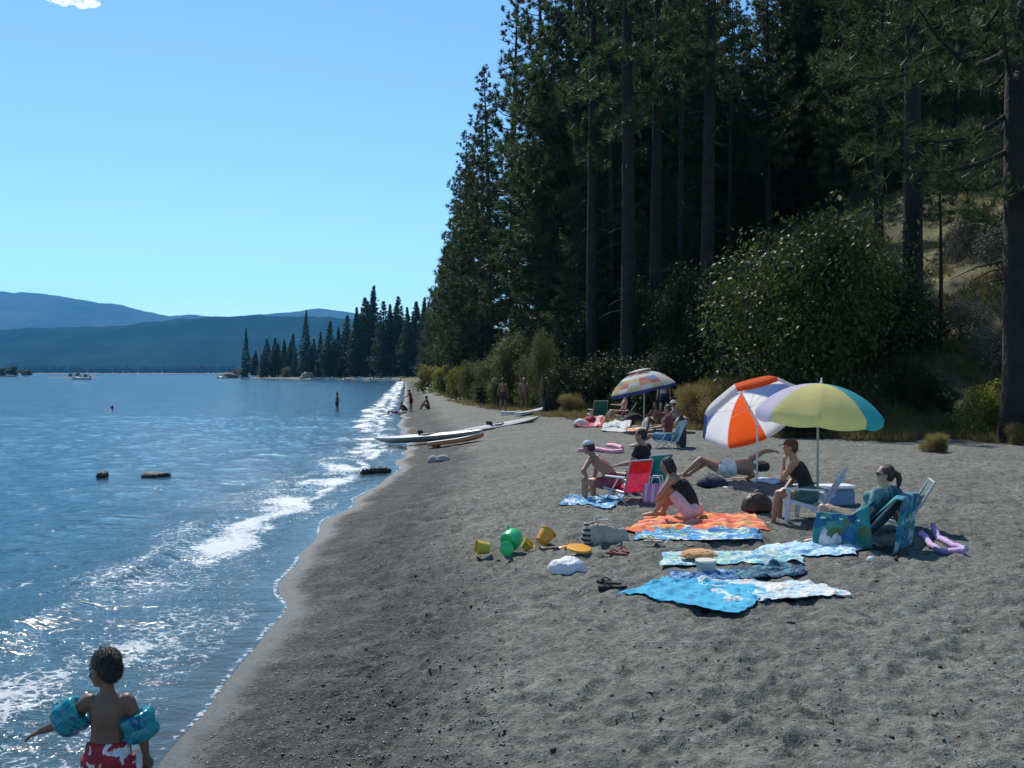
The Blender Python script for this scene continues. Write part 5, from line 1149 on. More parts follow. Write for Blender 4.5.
g = G(443, 461); heap('rolled_towel', 'small white and brown bundle on the sand below the orange board, the right one', 'bundle', g, (.34, .26, .19), cloth_mat('white_brown_cloth', 'blotch', [(.10, .06, .05), (.70, .66, .64)], scale=3), 62, group='bundles below the orange board', rough=.3)
# weedy log in the shallows
P_ = np.array([((361 - 512) / F * 25.6, 25.6, .03), ((373 - 512) / F * 25.9, 25.9, .06), ((384 - 512) / F * 26.0, 26.0, .06), ((390 - 512) / F * 26.3, 26.3, .03)])
b_ = MB(); b_.tube(P_, [.05, .085, .09, .05], 12)
for k in range(7): q = P_[0] + (P_[3] - P_[0]) * (.08 + .13 * k) + np.array([0, -.04, .05]); b_.ell(q, (.055, .05, .06), 10, 7); b_.tube([q, q + (.03 * (-1) ** k, -.05, .10)], [.02, .008], 6)
tag(b_.build('driftwood_log', ROCK), 'dark weedy log lying in the shallow foam below the kayaks', 'log')
PALEW = M('bleached_wood', (.46, .42, .37), .85, .25, 6, .02, 30)
driftstick('bleached driftwood log below the bushes, the nearer and longer one', (434, 391.5), (452, 394.5), .16, 5, 'bleached logs below the bushes', 'driftwood_log', PALEW)
driftstick('short bleached driftwood log below the bushes, the farther one', (424, 389), (432, 390.5), .16, 6, 'bleached logs below the bushes', 'driftwood_log', PALEW)
rock('rounded grey brown boulder at the foot of the bushes near the boards', *G(478, 398.5)[:2], (1.5, 1.0, .7), 71, mat=M('grey_boulder', (.17, .15, .13), .9, .3, 4, .06, 8))
rock('dark boulder beside the bushes at right of the standing people', *G(553, 410)[:2], (1.3, 1.0, 1.1), 72, mat=M('dark_boulder', (.05, .05, .055), .85, .3, 4, .06, 8))
# ---- far parasol party
g = G(668, 449); LC = np.array([g[0], g[1] + .25])
fold_chair('light blue beach chair in front of the patchwork parasol', LC, R(62), FABT('light_blue_canvas', (.38, .54, .66)), seat_h=.22, recl=24, back=.56, w_=.56)
person('person in dark red top and blue shorts sitting in the light blue chair', LC, R(72), 1.70, dict(sp=(0, -.25, 1), ch=(0, -.05, 1), head=(R(-10), R(-10)), la=((-.2, .5, -.85), (.2, .9, -.1)), ra=((.2, .5, -.85), (-.2, .9, .05)), ll=((-.14, 1, .14), (-.04, .75, -.6)), rl=((.14, 1, .1), (.02, .8, -.55))), skin='tan', hairs=('short', 'brown'), vox=.013,
    wear=(TEE('shirt', FAB('wine_cotton', (.20, .045, .05))), SHORTS('shorts', FAB('mid_blue_cloth', (.10, .24, .42)), .8)), z=H(*LC) + .30)
g = G(680, 448); heap('duffel_bag', 'tall dark brown bag standing behind the light blue chair', 'bag', (g[0] + .08, g[1] + .3), (.26, .26, .95), FAB('dark_taupe_cloth', (.06, .045, .04)), 33, rough=.12)
def sit(label, px, py, heading, h=1.66, **kw):
    pz = dict(sp=(0, -.05, 1), ch=(0, .28, 1), ll=((-.12, .76, .63), (0, .5, -.86)), rl=((.12, .76, .63), (0, .5, -.86)), la=((-.1, .7, -.5), (.1, .8, .1)), ra=((.1, .7, -.5), (-.1, .8, .1)))
    pz.update(kw.pop('pose', {})); g = G(px, py); kw.setdefault('vox', .013); return person(label, (g[0], g[1]), heading, h, pz, **kw)
sit('dark haired person sitting on the sand under the right side of the patchwork parasol', 657, 430, R(150), skin='brown', hairs=('bob', 'black'), wear=(TRUNK('swim_trunks', NV),), pose=dict(head=(R(-20), R(-8))))
sit('person in white hat and grey top sitting at the right of the parasol party', 676, 427, R(100), skin='tan', hairs=('short', 'brown'), hats=('brim', FAB('white_hat_cloth', (.74, .73, .70))), wear=(TEE('shirt', FAB('pale_grey_cotton', (.40, .38, .36))), SHORTS('shorts', NV)))
stand('person in pale pink shirt standing behind the patchwork parasol', 664, 421, 1.72, R(10), skin='fair', hairs=('short', 'brown'), wear=(TEE('shirt', FAB('pale_pink_shirt', (.52, .38, .38))), SHORTS('shorts', NV)))
g = G(597, 420); GC = g[:2]
fold_chair('empty green beach chair at the left of the parasol party', GC, R(20), FABT('green_canvas', (.03, .18, .14)), seat_h=.24, recl=18, back=.60, w_=.60)
g = G(622, 421); BC = g[:2]
fold_chair('beige beach chair under the bald man at the left of the patchwork parasol', BC, R(80), FAB('beige_canvas', (.50, .36, .30)), seat_h=.24, recl=34, back=.62, w_=.56)
person('bald man without shirt sitting in the beige chair by the patchwork parasol', BC, R(95), 1.72, dict(sp=(0, -.45, 1), ch=(0, -.2, 1), head=(R(10), R(-15)), la=((-.2, .6, -.7), (.2, .9, .1)), ra=((.2, .6, -.7), (-.1, .9, .1)), ll=((-.14, 1, .2), (-.02, .5, -.9)), rl=((.14, 1, .2), (.02, .6, -.8))), skin='fair', hairs=None, vox=.013, wear=(SHORTS('shorts', MAR),), z=H(*BC) + .36)
REDW = cloth_mat('red_white_print_cloth', 'print', [(.40, .03, .05), (.62, .50, .48), (.30, .02, .04), (.66, .10, .10)], scale=4)
towel('red and white print towel crumpled beside the green chair', Q4((574, 427), (603, 428), (607, 419), (584, 420)), REDW, seed=31, wr=.10, flop=.25, n=34)
towel('white and grey towel in front of the bald man', Q4((601, 432), (626, 433), (632, 424), (606, 424)), cloth_mat('grey_white_cloth', 'blotch', [(.40, .42, .42), (.70, .70, .68)], scale=5), seed=32, wr=.08, flop=.15, n=34)
towel('orange and white towel lying below the pole of the patchwork parasol', Q4((622, 433.5), (647, 432.5), (645, 428), (624, 429.5)), cloth_mat('orange_white_cloth', 'stripes', [(.70, .20, .10), (.76, .66, .56)], scale=2), seed=33, wr=.05, n=30)
g = G(590, 424.5); heap('clothes_heap', 'red clothes heaped between the green chair and the print towel', 'clothes', g, (.55, .4, .36), FAB('crimson_cotton', (.34, .03, .05)), 34)
g = G(581, 426); heap('clothes_heap', 'white clothes heaped at the far left of the parasol party', 'clothes', g, (.5, .4, .3), FAB('white_cotton', (.68, .66, .64)), 35)
g = G(634, 424); heap('rucksack', 'black rucksack lying under the middle of the patchwork parasol', 'bag', g, (.8, .5, .45), FAB('black_nylon', (.015, .015, .02)), 36, rough=.15, strap=True)
g = G(612, 430); heap('swim_bag', 'teal and white bag in front of the parasol party', 'bag', g, (.6, .35, .22), cloth_mat('teal_white_cloth', 'print', [(.06, .22, .28), (.60, .66, .66), (.03, .10, .14)], scale=4), 37)
g = G(650, 428); heap('clothes_heap', 'blue and white clothes beside the pole of the patchwork parasol', 'clothes', g, (.5, .4, .4), cloth_mat('blue_white_cloth', 'print', [(.05, .09, .26), (.60, .62, .66), (.04, .05, .14)], scale=4), 38)
g = G(691, 424); RCH = g[:2]
fold_chair('empty orange red beach chair at the right of the parasol party', RCH, R(150), FABT('orange_red_canvas', (.70, .10, .03)), seat_h=.26, recl=20, back=.60, w_=.56)
g = G(683, 428); heap('clothes_heap', 'pink and white clothes in front of the orange red chair', 'clothes', g, (.6, .4, .42), cloth_mat('pink_white_cloth', 'blotch', [(.60, .14, .26), (.74, .66, .68)], scale=4), 39)
for k, (pts, lab) in enumerate((([(578, 452), (592, 451.5), (608, 452.5), (623, 453)], 'long pink foam noodle lying straight on the sand'), ([(608, 447), (614, 448.5), (622, 450.5)], 'short pink foam noodle behind the longer pink one'))):
    P_ = np.array([G(*q) for q in pts]); tt = np.linspace(0, 1, 14); k_ = np.linspace(0, 1, len(P_)); Q_ = np.stack([np.interp(tt, k_, P_[:, i]) for i in range(3)], 1); Q_[:, 2] = height(Q_[:, 0], Q_[:, 1]) + .05
    mb = MB(); mb.tube(Q_, .055, 12); tag(mb.build('pool_noodle', M('pink_foam', (.78, .34, .44), .7, .08, 20)), lab, 'pool noodle', 'pink pool noodles')
# ---- boats
def boat_proto():
    r = empty('motorboat'); L, Bm = 6.2, 2.1; n = 24; t = np.linspace(0, 1, n)
    W = Bm / 2 * np.clip(1 - np.clip((t - .45) / .55, 0, 1) ** 2.3, .03, 1); top = .75 + .35 * t ** 2; kel = -.25 + .5 * np.clip(t - .6, 0, 1) ** 1.6 * 2.2; V_ = []
    for i in range(n): V_.append(np.array([(-L / 2 + L * t[i], y_ * W[i], z_) for y_, z_ in ((-.86, top[i] - .05), (-1, top[i]), (-.93, .22 + kel[i] * .3), (-.55, kel[i] * .7), (0, kel[i]), (.55, kel[i] * .7), (.93, .22 + kel[i] * .3), (1, top[i]), (.86, top[i] - .05))]))
    m_ = MB(); m_.add(np.concatenate(V_), grid_faces(n, 9)); m_.Q.append(np.array([(0, 1, 2, 3), (0, 3, 4, 5), (0, 5, 6, 7)])); m_.qm += [0] * 3; m_.T.append(np.array([(0, 7, 8)])); m_.tm += [0]; m_.build('hull', M('boat_white', (.74, .74, .72), .3, .05, 2), r, edge=40)
    m_ = MB(); m_.add(np.concatenate([np.array([(-L / 2 + L * t[i], s_ * W[i] * .87, top[i] - (.05 if t[i] > .58 else .38)) for s_ in (-1, 0, 1)]) for i in range(n)]), grid_faces(n, 3)); m_.build('deck', M('boat_deck', (.52, .50, .46), .6, .1, 2), r)
    m_ = MB()
    pts = np.array([(.55, -.85, .95), (1.05, -.5, .98), (1.25, 0, .99), (1.05, .5, .98), (.55, .85, .95)]); up = pts * [1, .88, 1] + [-.35, 0, .42]
    m_.add(np.concatenate([pts, up, up + [-.03, 0, 0], pts + [-.03, 0, 0]]), np.concatenate([grid_faces(4, 5)])); m_.build('windshield', M('boat_glass', (.03, .05, .06), .1, .1), r)
    for q in (-.45, .45): m_ = MB(); m_.box((-.25, q, .62), (.5, .45, .12)); m_.box((-.5, q, .9), (.1, .45, .5)); m_.build('seat', M('boat_seat', (.36, .30, .24), .6, .1), r)
    m_ = MB(); m_.box((-L / 2 - .15, 0, .95), (.42, .36, .5), bev=.3); m_.box((-L / 2 - .2, 0, .4), (.22, .14, .8), bev=.3); m_.build('outboard_motor', M('boat_black', (.03, .03, .035), .4, .1), r)
    m_ = MB(); m_.add(np.concatenate([np.array([(-L / 2 + L * t[i], s_ * W[i] * 1.004, z_) for z_ in (top[i] * .62, top[i] * .8)]) for s_ in (-1,) for i in range(n)]), grid_faces(n, 2)); m_.add(np.concatenate([np.array([(-L / 2 + L * t[i], W[i] * 1.004, z_) for z_ in (top[i] * .62, top[i] * .8)]) for i in range(n)]), grid_faces(n, 2)); m_.build('stripe', M('boat_blue', (.03, .06, .14), .35, .1), r)
    return r
BP = boat_proto()
bl = [(81, 380.0, 1.15, R(172), 'lone motorboat on open water far out before the distant shore'), (222, 378.6, .9, R(170), 'small motorboat moored off the rocky tip of the wooded point'),
      (318, 379.6, .8, R(10), 'white boat moored at the left of the row along the wooded point'), (334, 379.7, .95, R(185), 'white boat moored second from left along the wooded point'), (352, 379.8, .8, R(20), 'white boat moored in the middle of the row off the wooded point'),
      (341, 382.5, .7, R(95), 'small boat seen end on, anchored nearer than the moored row'), (364, 379.8, 1.0, R(175), 'largest white boat moored along the wooded point'), (379, 380.2, .85, R(5), 'white boat moored near the beach end of the row'), (392, 380.8, .8, R(190), 'last white boat of the row, closest to the beach')]
for i, (px, py, sc, rz, lab) in enumerate(bl):
    o = BP if i == 0 else copy_tree(BP); d = ray(px, py); t_ = CAMZ / -d[2]; p_ = d * t_ + [0, 0, CAMZ]
    if i >= 2: Yb = float(np.interp(px, [240, 317, 405, 440], [508, 400, 300, 270])) - (34 if i == 5 else 11); p_ = [(px - 512) / F * Yb, Yb]
    o.location = (p_[0], p_[1], .02); o.rotation_euler = (0, 0, rz); o.scale = (sc,) * 3; tag(o, lab, 'boat', 'motorboats on the lake')
BLD = M('shore_boulder', (.16, .12, .09), .9, .3, 2, .1, 3)
rock('brown boulder outcrop at the tip of the wooded point', -142, 498, (9, 6, 5), 81, .6, BLD); rock('pale boulder on the shore of the wooded point between the pines', -86, 422, (6, 5, 4.4), 82, .8, M('pale_boulder', (.30, .26, .20), .9, .25, 2, .1, 3))
# ------------------------------------------------------------------ trees and shrubs
BARK = M('pine_bark', (.022, .017, .014), .95, .45, 2.2, .08, 7)
BARK2 = M('grey_bark', (.085, .075, .062), .95, .35, 3, .05, 9)
NEED = leaf_mat('pine_needles', (.034, .056, .023), (.095, .130, .045), .55, .36, .3)
NEED2 = leaf_mat('blue_green_needles', (.040, .068, .034), (.090, .125, .055), .6, .35, .2)
def blades(C, Dv, Lr, Wd, K, rg, spread=1.0, bend=0):
    """K thin blades out of every centre C, leaning along Dv"""
    n = len(C); C = np.repeat(C, K, 0); Dv = np.repeat(Dv, K, 0); Lr = np.repeat(Lr, K)
    d = Dv + rg.normal(0, spread, (n * K, 3)); d /= np.linalg.norm(d, axis=1)[:, None]
    a = rg.normal(0, 1, (n * K, 3)); s = np.cross(d, a); s /= np.linalg.norm(s, axis=1)[:, None]
    L = Lr * rg.uniform(.6, 1.15, n * K); w = (Wd * rg.uniform(.7, 1.3, n * K))[:, None]
    base = C + d * (L * .12)[:, None]; tip = C + d * L[:, None]
    V = np.stack([base - s * w * .5, base + s * w * .5, tip], 1).reshape(-1, 3)
    return V, np.arange(n * K * 3).reshape(-1, 3)
def pine(name, seed, h=25., start=.25, rmax=3.2, shape=.8, nlimb=62, tr=.34, K=15, tl=.50, tw=.06, side=3, droop=.15, need=None, bark=None, tip=.10, gap=.0, dead=8, dens=1.0):
    rg = np.random.default_rng(seed); r = empty(name)
    t = np.linspace(0, 1, 16); wob = np.stack([.25 * np.sin(t * 3 + seed) * t, .25 * np.cos(t * 2.3 + seed * 2) * t, t * h - .4], 1)
    m_ = MB(); m_.tube(wob, tr * np.clip(1 - t, .03, 1) ** .75 * (1 + .45 * np.exp(-t * 40)), 11)
    C, Dv, Uu = [], [], []
    zs = start + (1 - start) * (np.arange(nlimb) + rg.uniform(-.4, .4, nlimb)) / nlimb; zs = np.clip(zs, start * .9, .985)
    az = 0
    for z in zs:
        if rg.random() < gap: continue
        az += 2.4 + rg.normal(0, .4); u = (z - start) / (1 - start)
        L = rmax * (min(1, .42 + 2.4 * u) * np.clip(1 - u, 0, 1) ** shape + tip) * rg.uniform(.68, 1.18)
        el = -droop * (1 - u) + .55 * u + rg.normal(0, .12)
        p0 = np.array([np.interp(z, t, wob[:, 0]), np.interp(z, t, wob[:, 1]), z * h - .4]); dh = np.array([math.cos(az), math.sin(az), 0])
        s = np.linspace(0, 1, 6); P = p0 + np.outer(s * L, dh) * math.cos(el) + np.outer(s * L * math.sin(el) + .22 * L * s ** 2.2 - .10 * L * np.sin(s * math.pi), [0, 0, 1]); P[:, :2] += rg.normal(0, .05 * L, 2) * s[:, None]
        m_.tube(P, (.016 + .016 * L) * np.array([1, .8, .65, .5, .35, .15]), 5, caps=False)
        nt_ = max(2, int(L * .72 / .34 * dens)); sv = np.array([-dh[1], dh[0], 0])
        for k in range(nt_):
            q = .30 + .70 * (k + rg.uniform(0, .8)) / nt_; q = min(q, 1); pt = np.array([np.interp(q, s, P[:, i]) for i in range(3)]); wspan = .34 * L * (1.1 - q) + .12 * min(1, L)
            for j in range(side):
                C.append(pt + sv * rg.normal(0, wspan) + np.array([0, 0, rg.normal(.05, .13)])); Dv.append(dh * .55 + np.array([0, 0, .55]) + sv * rg.normal(0, .5)); Uu.append(u)
    for k in range(dead):
        z = start * rg.uniform(.3, 1.0); a = rg.uniform(0, 6.28); L = rg.uniform(.4, 1.6); p0 = np.array([np.interp(z, t, wob[:, 0]), np.interp(z, t, wob[:, 1]), z * h - .4]); e = np.array([math.cos(a), math.sin(a), -.15])
        m_.tube([p0, p0 + e * L * .6, p0 + e * L + [0, 0, -.12 * L]], [.03, .02, .008], 5, caps=False)
    m_.build('trunk', bark or BARK, r, edge=0, fixn=False)
    C = np.array(C); Dv = np.array(Dv); V, T = blades(C, Dv, tl * (1.05 - .62 * np.clip(np.array(Uu), 0, 1) ** 2), tw, K, rg, .62)
    link('crown', mesh_np('crown', V, None, T, smooth=False), need or NEED, r)
    return r
def foliage(C, nrm, size, rg, asp=.55):
    """leaf-sized four-sided faces"""
    n = len(C); d = nrm + rg.normal(0, .75, (n, 3)); d /= np.linalg.norm(d, axis=1)[:, None]
    a = rg.normal(0, 1, (n, 3)); s = np.cross(d, a); s /= np.linalg.norm(s, axis=1)[:, None]; u = np.cross(s, d)
    L = (size * rg.uniform(.6, 1.3, n))[:, None]; W = L * asp
    V = np.stack([C - u * L * .5, C + s * W * .5, C + u * L * .5 + d * L * .08, C - s * W * .5], 1).reshape(-1, 3)
    return V, np.arange(n * 4).reshape(-1, 4)
def bush(name, seed, w_=2., h=2., n=5000, leaf=.09, lobes=14, mat=None, stems=7, fill=.45, asp=.55, spiky=0, stemmat=None):
    rg = np.random.default_rng(seed); r = empty(name); C, N = [], []
    cs = []; m_ = MB()
    for k in range(lobes):
        a = rg.uniform(0, 6.28); rr = math.sqrt(rg.random()) * .66; z = rg.uniform(.16, .80); sc = 1 - .50 * max(0, z - .35)
        c = np.array([math.cos(a) * rr * w_ / 2 * sc * 1.15, math.sin(a) * rr * w_ / 2 * sc * 1.15, z * h]); rad = np.array([w_ * .22, w_ * .22, h * .20]) * rg.uniform(.6, 1.25); cs.append((c, rad))
    per = n // lobes
    for c, rad in cs:
        d = rg.normal(0, 1, (per, 3)); d /= np.linalg.norm(d, axis=1)[:, None]; q = 1 - fill * rg.random(per) ** 1.5; q *= 1 + .25 * np.sin(d @ rg.normal(0, 4, 3) + rg.uniform(0, 6)) + rg.exponential(.05, per)
        P = c + d * rad * q[:, None]; P[:, 2] = np.abs(P[:, 2]) + .02; C.append(P); N.append(d * .7 + [0, 0, .5])
    C = np.concatenate(C); N = np.concatenate(N)
    for k in range(stems):
        c, rad = cs[k % lobes]; b0 = np.array([rg.normal(0, .07 * w_), rg.normal(0, .07 * w_), -.15]); m_.tube([b0, b0 * .6 + c * .4 + [0, 0, -.05 * h], c, c + [0, 0, rad[2] * .6]], np.array([.022, .017, .011, .004]) * (.6 + h * .35), 6, caps=False)
    m_.build('stems', stemmat or BARK2, r, fixn=False)
    if spiky: V, T = blades(C, N, np.full(len(C), leaf * 2.2), leaf * .13, 1, rg, .5); link('foliage', mesh_np('foliage', V, None, T, smooth=False), mat, r)
    else: V, Qf = foliage(C, N, leaf, rg, asp); link('foliage', mesh_np('foliage', V, Qf, smooth=False), mat, r)
    return r
P_full = pine('pine_tree', 101, 25, .14, 3.7, .72, 88, .33, K=26)
P_full2 = pine('pine_tree', 102, 25, .08, 3.5, .85, 92, .30, K=26)
P_bare = pine('pine_tree', 103, 27, .43, 2.7, .62, 46, .36, K=24, dead=22, gap=.2)
P_thin = pine('pine_tree', 104, 24, .58, 1.9, .6, 30, .17, K=20, dead=20, gap=.15)
P_back = pine('pine_tree', 109, 26, .05, 4.2, .66, 96, .34, K=22, tl=.62, tw=.09, side=3)
P_near = pine('pine_tree', 105, 27, .24, 5.6, .5, 70, .42, K=26, tl=.36, tw=.028, side=4, droop=.35, dead=14)
P_mid = pine('pine_tree', 106, 25, .28, 3.6, .6, 74, .34, K=24, need=NEED)
F_far = pine('fir_tree', 107, 28, .05, 3.9, 1.15, 110, .32, K=12, tl=.75, tw=.30, tip=.015, side=3, droop=.4, need=NEED2, dead=0, dens=.8)
F_far2 = pine('fir_tree', 108, 28, .08, 4.4, 1.0, 100, .34, K=12, tl=.75, tw=.30, tip=.03, side=3, droop=.2, need=NEED2, dead=0, dens=.8)
used_proto = set()
def plant(proto, x, y, sc, rz, label, cat, group=None, z=None, sxy=1.0, sink=.1):
    o = proto if proto.name not in used_proto else copy_tree(proto)
    used_proto.add(proto.name)
    o.location = (x, y, (H(x, y) if z is None else z) - sink * (sc if np.isscalar(sc) else 1)); o.rotation_euler = (0, 0, rz); o.scale = (sc * sxy, sc * sxy, sc)
    return tag(o, label, cat, group)
hts = {P_full.name: 25, P_full2.name: 25, P_bare.name: 27, P_thin.name: 24, P_near.name: 27, P_mid.name: 25, P_back.name: 26, F_far.name: 28, F_far2.name: 28}
def tree(proto, px, Y, top, rz, label, group=None, sxy=1.0):
    """top: photo y of the tip"""
    x = (px - 512) / F * Y; z0_ = H(x, Y); hh_ = CAMZ + (HOR - top) / F * Y - z0_
    return plant(proto, x, Y, hh_ / hts[proto.name], rz, label, 'tree', group, sxy=sxy)
key = [(P_full, 464, 96, 128, 'smallest bushy pine at the lake end of the dark forest edge', 1.0), (P_full2, 488, 86, 62, 'bushy pine second from the lake at the forest edge against the sky', 1.12), (P_full, 514, 76, -12, 'tall full pine third from the lake with branches nearly to the ground', 1.05),
       (P_full2, 542, 72, -70, 'tall full pine behind the standing people, top beyond the picture', 1.1), (P_mid, 568, 62, -110, 'tall pine with dense mid crown above the dark boulder', 1.05), (P_bare, 592, 50, -160, 'slender dark trunk left of the thick trunk above the patchwork parasol', .85),
       (P_bare, 628, 44.5, -260, 'thickest dark bare trunk directly above the patchwork parasol', 1.0), (P_thin, 612, 56, -60, 'thin trunk seen close at the left of the thickest bare trunk', 1.1), (P_bare, 655, 49, -230, 'straight bare trunk right of the thickest trunk', .9), (P_thin, 681, 54, -150, 'very thin straight trunk between two thicker bare trunks', 1.1),
       (P_bare, 707, 45, -280, 'tall straight bare trunk in front of a gap of blue sky', .95), (P_thin, 729, 58, -40, 'thin spindly pine in the gap of sky with short side twigs', 1.1), (P_mid, 768, 60, -40, 'dark pine right of the sky gap, deep in the forest', 1.0), (P_mid, 800, 70, -60, 'dark pine above the big round bush, left one', 1.0),
       (P_full, 838, 58, -60, 'dense dark pine above the big round bush, middle one', 1.0), (P_bare, 912, 34, -420, 'broad dark trunk above the right side of the big bush', 1.05), (P_mid, 878, 47, -120, 'dark pine above the big round bush, right one', 1.05), (P_full2, 955, 52, -90, 'dense pine on the upper hillside left of the nearest trunk', 1.0),
       (P_near, 1021, 25.5, -640, 'nearest large pine whose thick dark trunk stands at the right picture edge', 1.0), (P_mid, 985, 60, -40, 'pine high on the slope behind the nearest trunk', 1.0), (P_full, 1045, 44, -200, 'pine on the slope at the far right behind the nearest trunk', 1.0),
       (P_thin, 940, 33, 120, 'small thin pine on the sunlit grassy slope with bare lower trunk', 1.5)]
rt = random.Random(4)
for pr, px, Y, top, lab, sx in key: tree(pr, px, Y, top, rt.uniform(0, 6.28), lab, None, sx)
# the rest of the forest behind them
n = 0
for k in range(400):
    if n >= 85: break
    px = rt.uniform(545, 1120); Y = rt.uniform(62, 125) if k % 3 else rt.uniform(56, 80)
    x = (px - 512) / F * Y; e = float(hill_dist(np.array([x]), np.array([Y]))[0])
    if e < 1.5: continue
    if 9 < x < 19 and 43 < Y < 66: continue
    pr = rt.choice([P_back, P_back, P_mid, P_back, P_full2]); hh_ = rt.uniform(20, 31)
    if 716 < px < 766: hh_ = min(hh_, max(9, CAMZ + (HOR - rt.uniform(95, 170)) / F * Y - H(x, Y)))
    plant(pr, x, Y, hh_ / hts[pr.name], rt.uniform(0, 6.28), 'dark pine crowded deep in the shaded hillside forest behind the front trunks', 'tree', 'pines deep in the hillside forest', sxy=rt.uniform(.9, 1.15)); n += 1
for k in range(16):
    px = 725 + 10.5 * k; Y = rt.uniform(64, 86); plant(P_back, (px - 512) / F * Y, Y, rt.uniform(.42, .68), rt.uniform(0, 6.28), 'dark pine crowded deep in the shaded hillside forest behind the front trunks', 'tree', 'pines deep in the hillside forest', sxy=1.2)
# forest edge running away along the shore toward the point
for k, (px, Y, top) in enumerate([(452, 105, 215), (462, 92, 170), (446, 125, 245), (440, 150, 268), (455, 140, 225), (470, 120, 160), (433, 180, 290), (442, 200, 262), (428, 220, 300), (450, 190, 240), (438, 240, 285), (424, 260, 302), (480, 100, 110), (465, 160, 190)]):
    tree([P_full, P_full2, F_far][k % 3], px, Y, top, rt.uniform(0, 6.28), 'pine in the receding row along the beach beyond the bushes', 'pines along the receding beach', 1.15)
tops = [(246, 327), (256, 350), (264, 346), (275, 337), (284, 341), (293, 333), (306, 309), (314, 338), (321, 331), (330, 320), (338, 326), (347, 314), (356, 306), (365, 296), (374, 284), (383, 300), (391, 303), (399, 295), (408, 306), (416, 300), (425, 296), (433, 300)]
for k, (px, top) in enumerate(tops):
    Y = np.interp(px, [240, 317, 405, 440], [508, 415, 325, 300]) + 6 + 8 * (k % 3)
    lab = {0: 'lone dark fir at the very tip of the wooded point across the water', 6: 'tall narrow fir standing above its neighbours on the wooded point', 14: 'tallest fir of the wooded point across the water'}.get(k, 'dark fir in the row of the wooded point across the water')
    tree([F_far, F_far2][k % 2], px, Y, top, rt.uniform(0, 6.28), lab, None if k in (0, 6, 14) else 'firs of the wooded point', 1.15 if k in (0, 6) else 1.6)
for k in range(56):
    px = rt.uniform(252, 445); Y = np.interp(px, [240, 317, 405, 440], [508, 415, 325, 300]) + rt.uniform(18, 60)
    top = np.interp(px, [t[0] for t in tops], [t[1] for t in tops]) + rt.uniform(6, 30)
    tree([F_far, F_far2][k % 2], px, Y, top, rt.uniform(0, 6.28), 'dark fir in the row of the wooded point across the water', 'firs of the wooded point', 1.8)

for k in range(34):
    px = 256 + 5.6 * k; Y = np.interp(px, [240, 317, 405, 440], [508, 415, 325, 300]) + rt.uniform(5, 16)
    tree([F_far2, F_far][k % 2], px, Y, rt.uniform(338, 360) - max(0, px - 330) * .12, rt.uniform(0, 6.28), 'dark fir in the row of the wooded point across the water', 'firs of the wooded point', 1.9)
for k, (px, Y, top) in enumerate([(578, 55, 180), (603, 58, 150), (640, 55, 210), (668, 57, 170), (695, 54, 215), (722, 62, 190), (556, 60, 130), (655, 62, 120)]):
    tree([P_full2, P_full][k % 2], px, Y, top, rt.uniform(0, 6.28), 'young bushy pine filling the gap between the tall forest trunks', 'young pines between the tall trunks', 1.5)

# ---- shrubs
L_oak = leaf_mat('glossy_leaves', (.040, .062, .014), (.125, .155, .036), .48, .38, .28)
L_wil = leaf_mat('willow_leaves', (.060, .072, .020), (.160, .165, .050), .6, .38, .2)
L_yel = leaf_mat('yellow_green_leaves', (.12, .12, .02), (.27, .25, .045), .6, .42, .2)
L_drk = leaf_mat('dark_leaves', (.018, .028, .010), (.055, .070, .022), .6, .28, .2)
L_gld = leaf_mat('dry_golden_leaves', (.17, .13, .05), (.34, .265, .11), .8, .45, .1)
L_sag = leaf_mat('grey_sage_leaves', (.075, .075, .055), (.15, .145, .105), .8, .2)
BIG = bush('broadleaf_bush', 201, 6.3, 6.0, 30000, .15, 34, L_oak, 12, .55)
WIL = bush('willow_shrub', 202, 3.2, 4.2, 11000, .13, 20, L_wil, 9, .5, .35)
YEL_B = bush('yellow_shrub', 203, 1.8, 1.6, 5000, .085, 16, L_yel, 8, .5)
DRK = bush('dark_shrub', 204, 2.2, 1.9, 6000, .10, 16, L_drk, 8, .55)
GLD = bush('golden_shrub', 205, 2.4, 1.8, 17000, .10, 16, L_gld, 8, .6, spiky=1)
SAG = bush('sage_shrub', 206, 2.2, 1.7, 6500, .075, 16, L_sag, 9, .55)
TUFT = bush('grass_tuft', 207, .9, .55, 4200, .10, 7, L_gld, 4, .7, spiky=1)
def sh(proto, px, Y, w_, h, label, group=None, cat='shrub', dy=0):
    base = {BIG: (6.3, 6.0), WIL: (3.2, 4.2), YEL_B: (1.8, 1.6), DRK: (2.2, 1.9), GLD: (2.4, 1.8), SAG: (2.2, 1.7), TUFT: (.9, .55)}[proto]
    o = plant(proto, (px - 512) / F * Y, Y, h / base[1], rt.uniform(0, 6.28), label, cat, group, sink=.08); s = w_ / base[0]; o.scale = (s, s, h / base[1]); return o
sh(BIG, 808, 32.4, 6.4, 7.1, 'big round glossy leaved bush behind the two near parasols', cat='bush')
sh(BIG, 868, 34.5, 4.8, 4.2, 'second glossy leaved bush half hidden at the right of the big round bush', cat='bush')
for px, Y, w_, h, lab in [(513, 57, 3.4, 4.4, 'tallest olive willow shrub behind the standing people'), (486, 63, 2.4, 3.2, 'olive willow shrub left of the tallest one at the beach edge'), (531, 53, 2.2, 3.2, 'olive willow shrub close behind the slim standing person'), (470, 72, 2.2, 3.0, 'willow shrub above the grey brown boulder'), (545, 50, 1.7, 4.2, 'narrow upright willow shrub at the right of the standing people'), (500, 56, 2.0, 2.0, 'low willow shrub directly behind the left standing person')]: sh(WIL, px, Y, w_, h, lab)
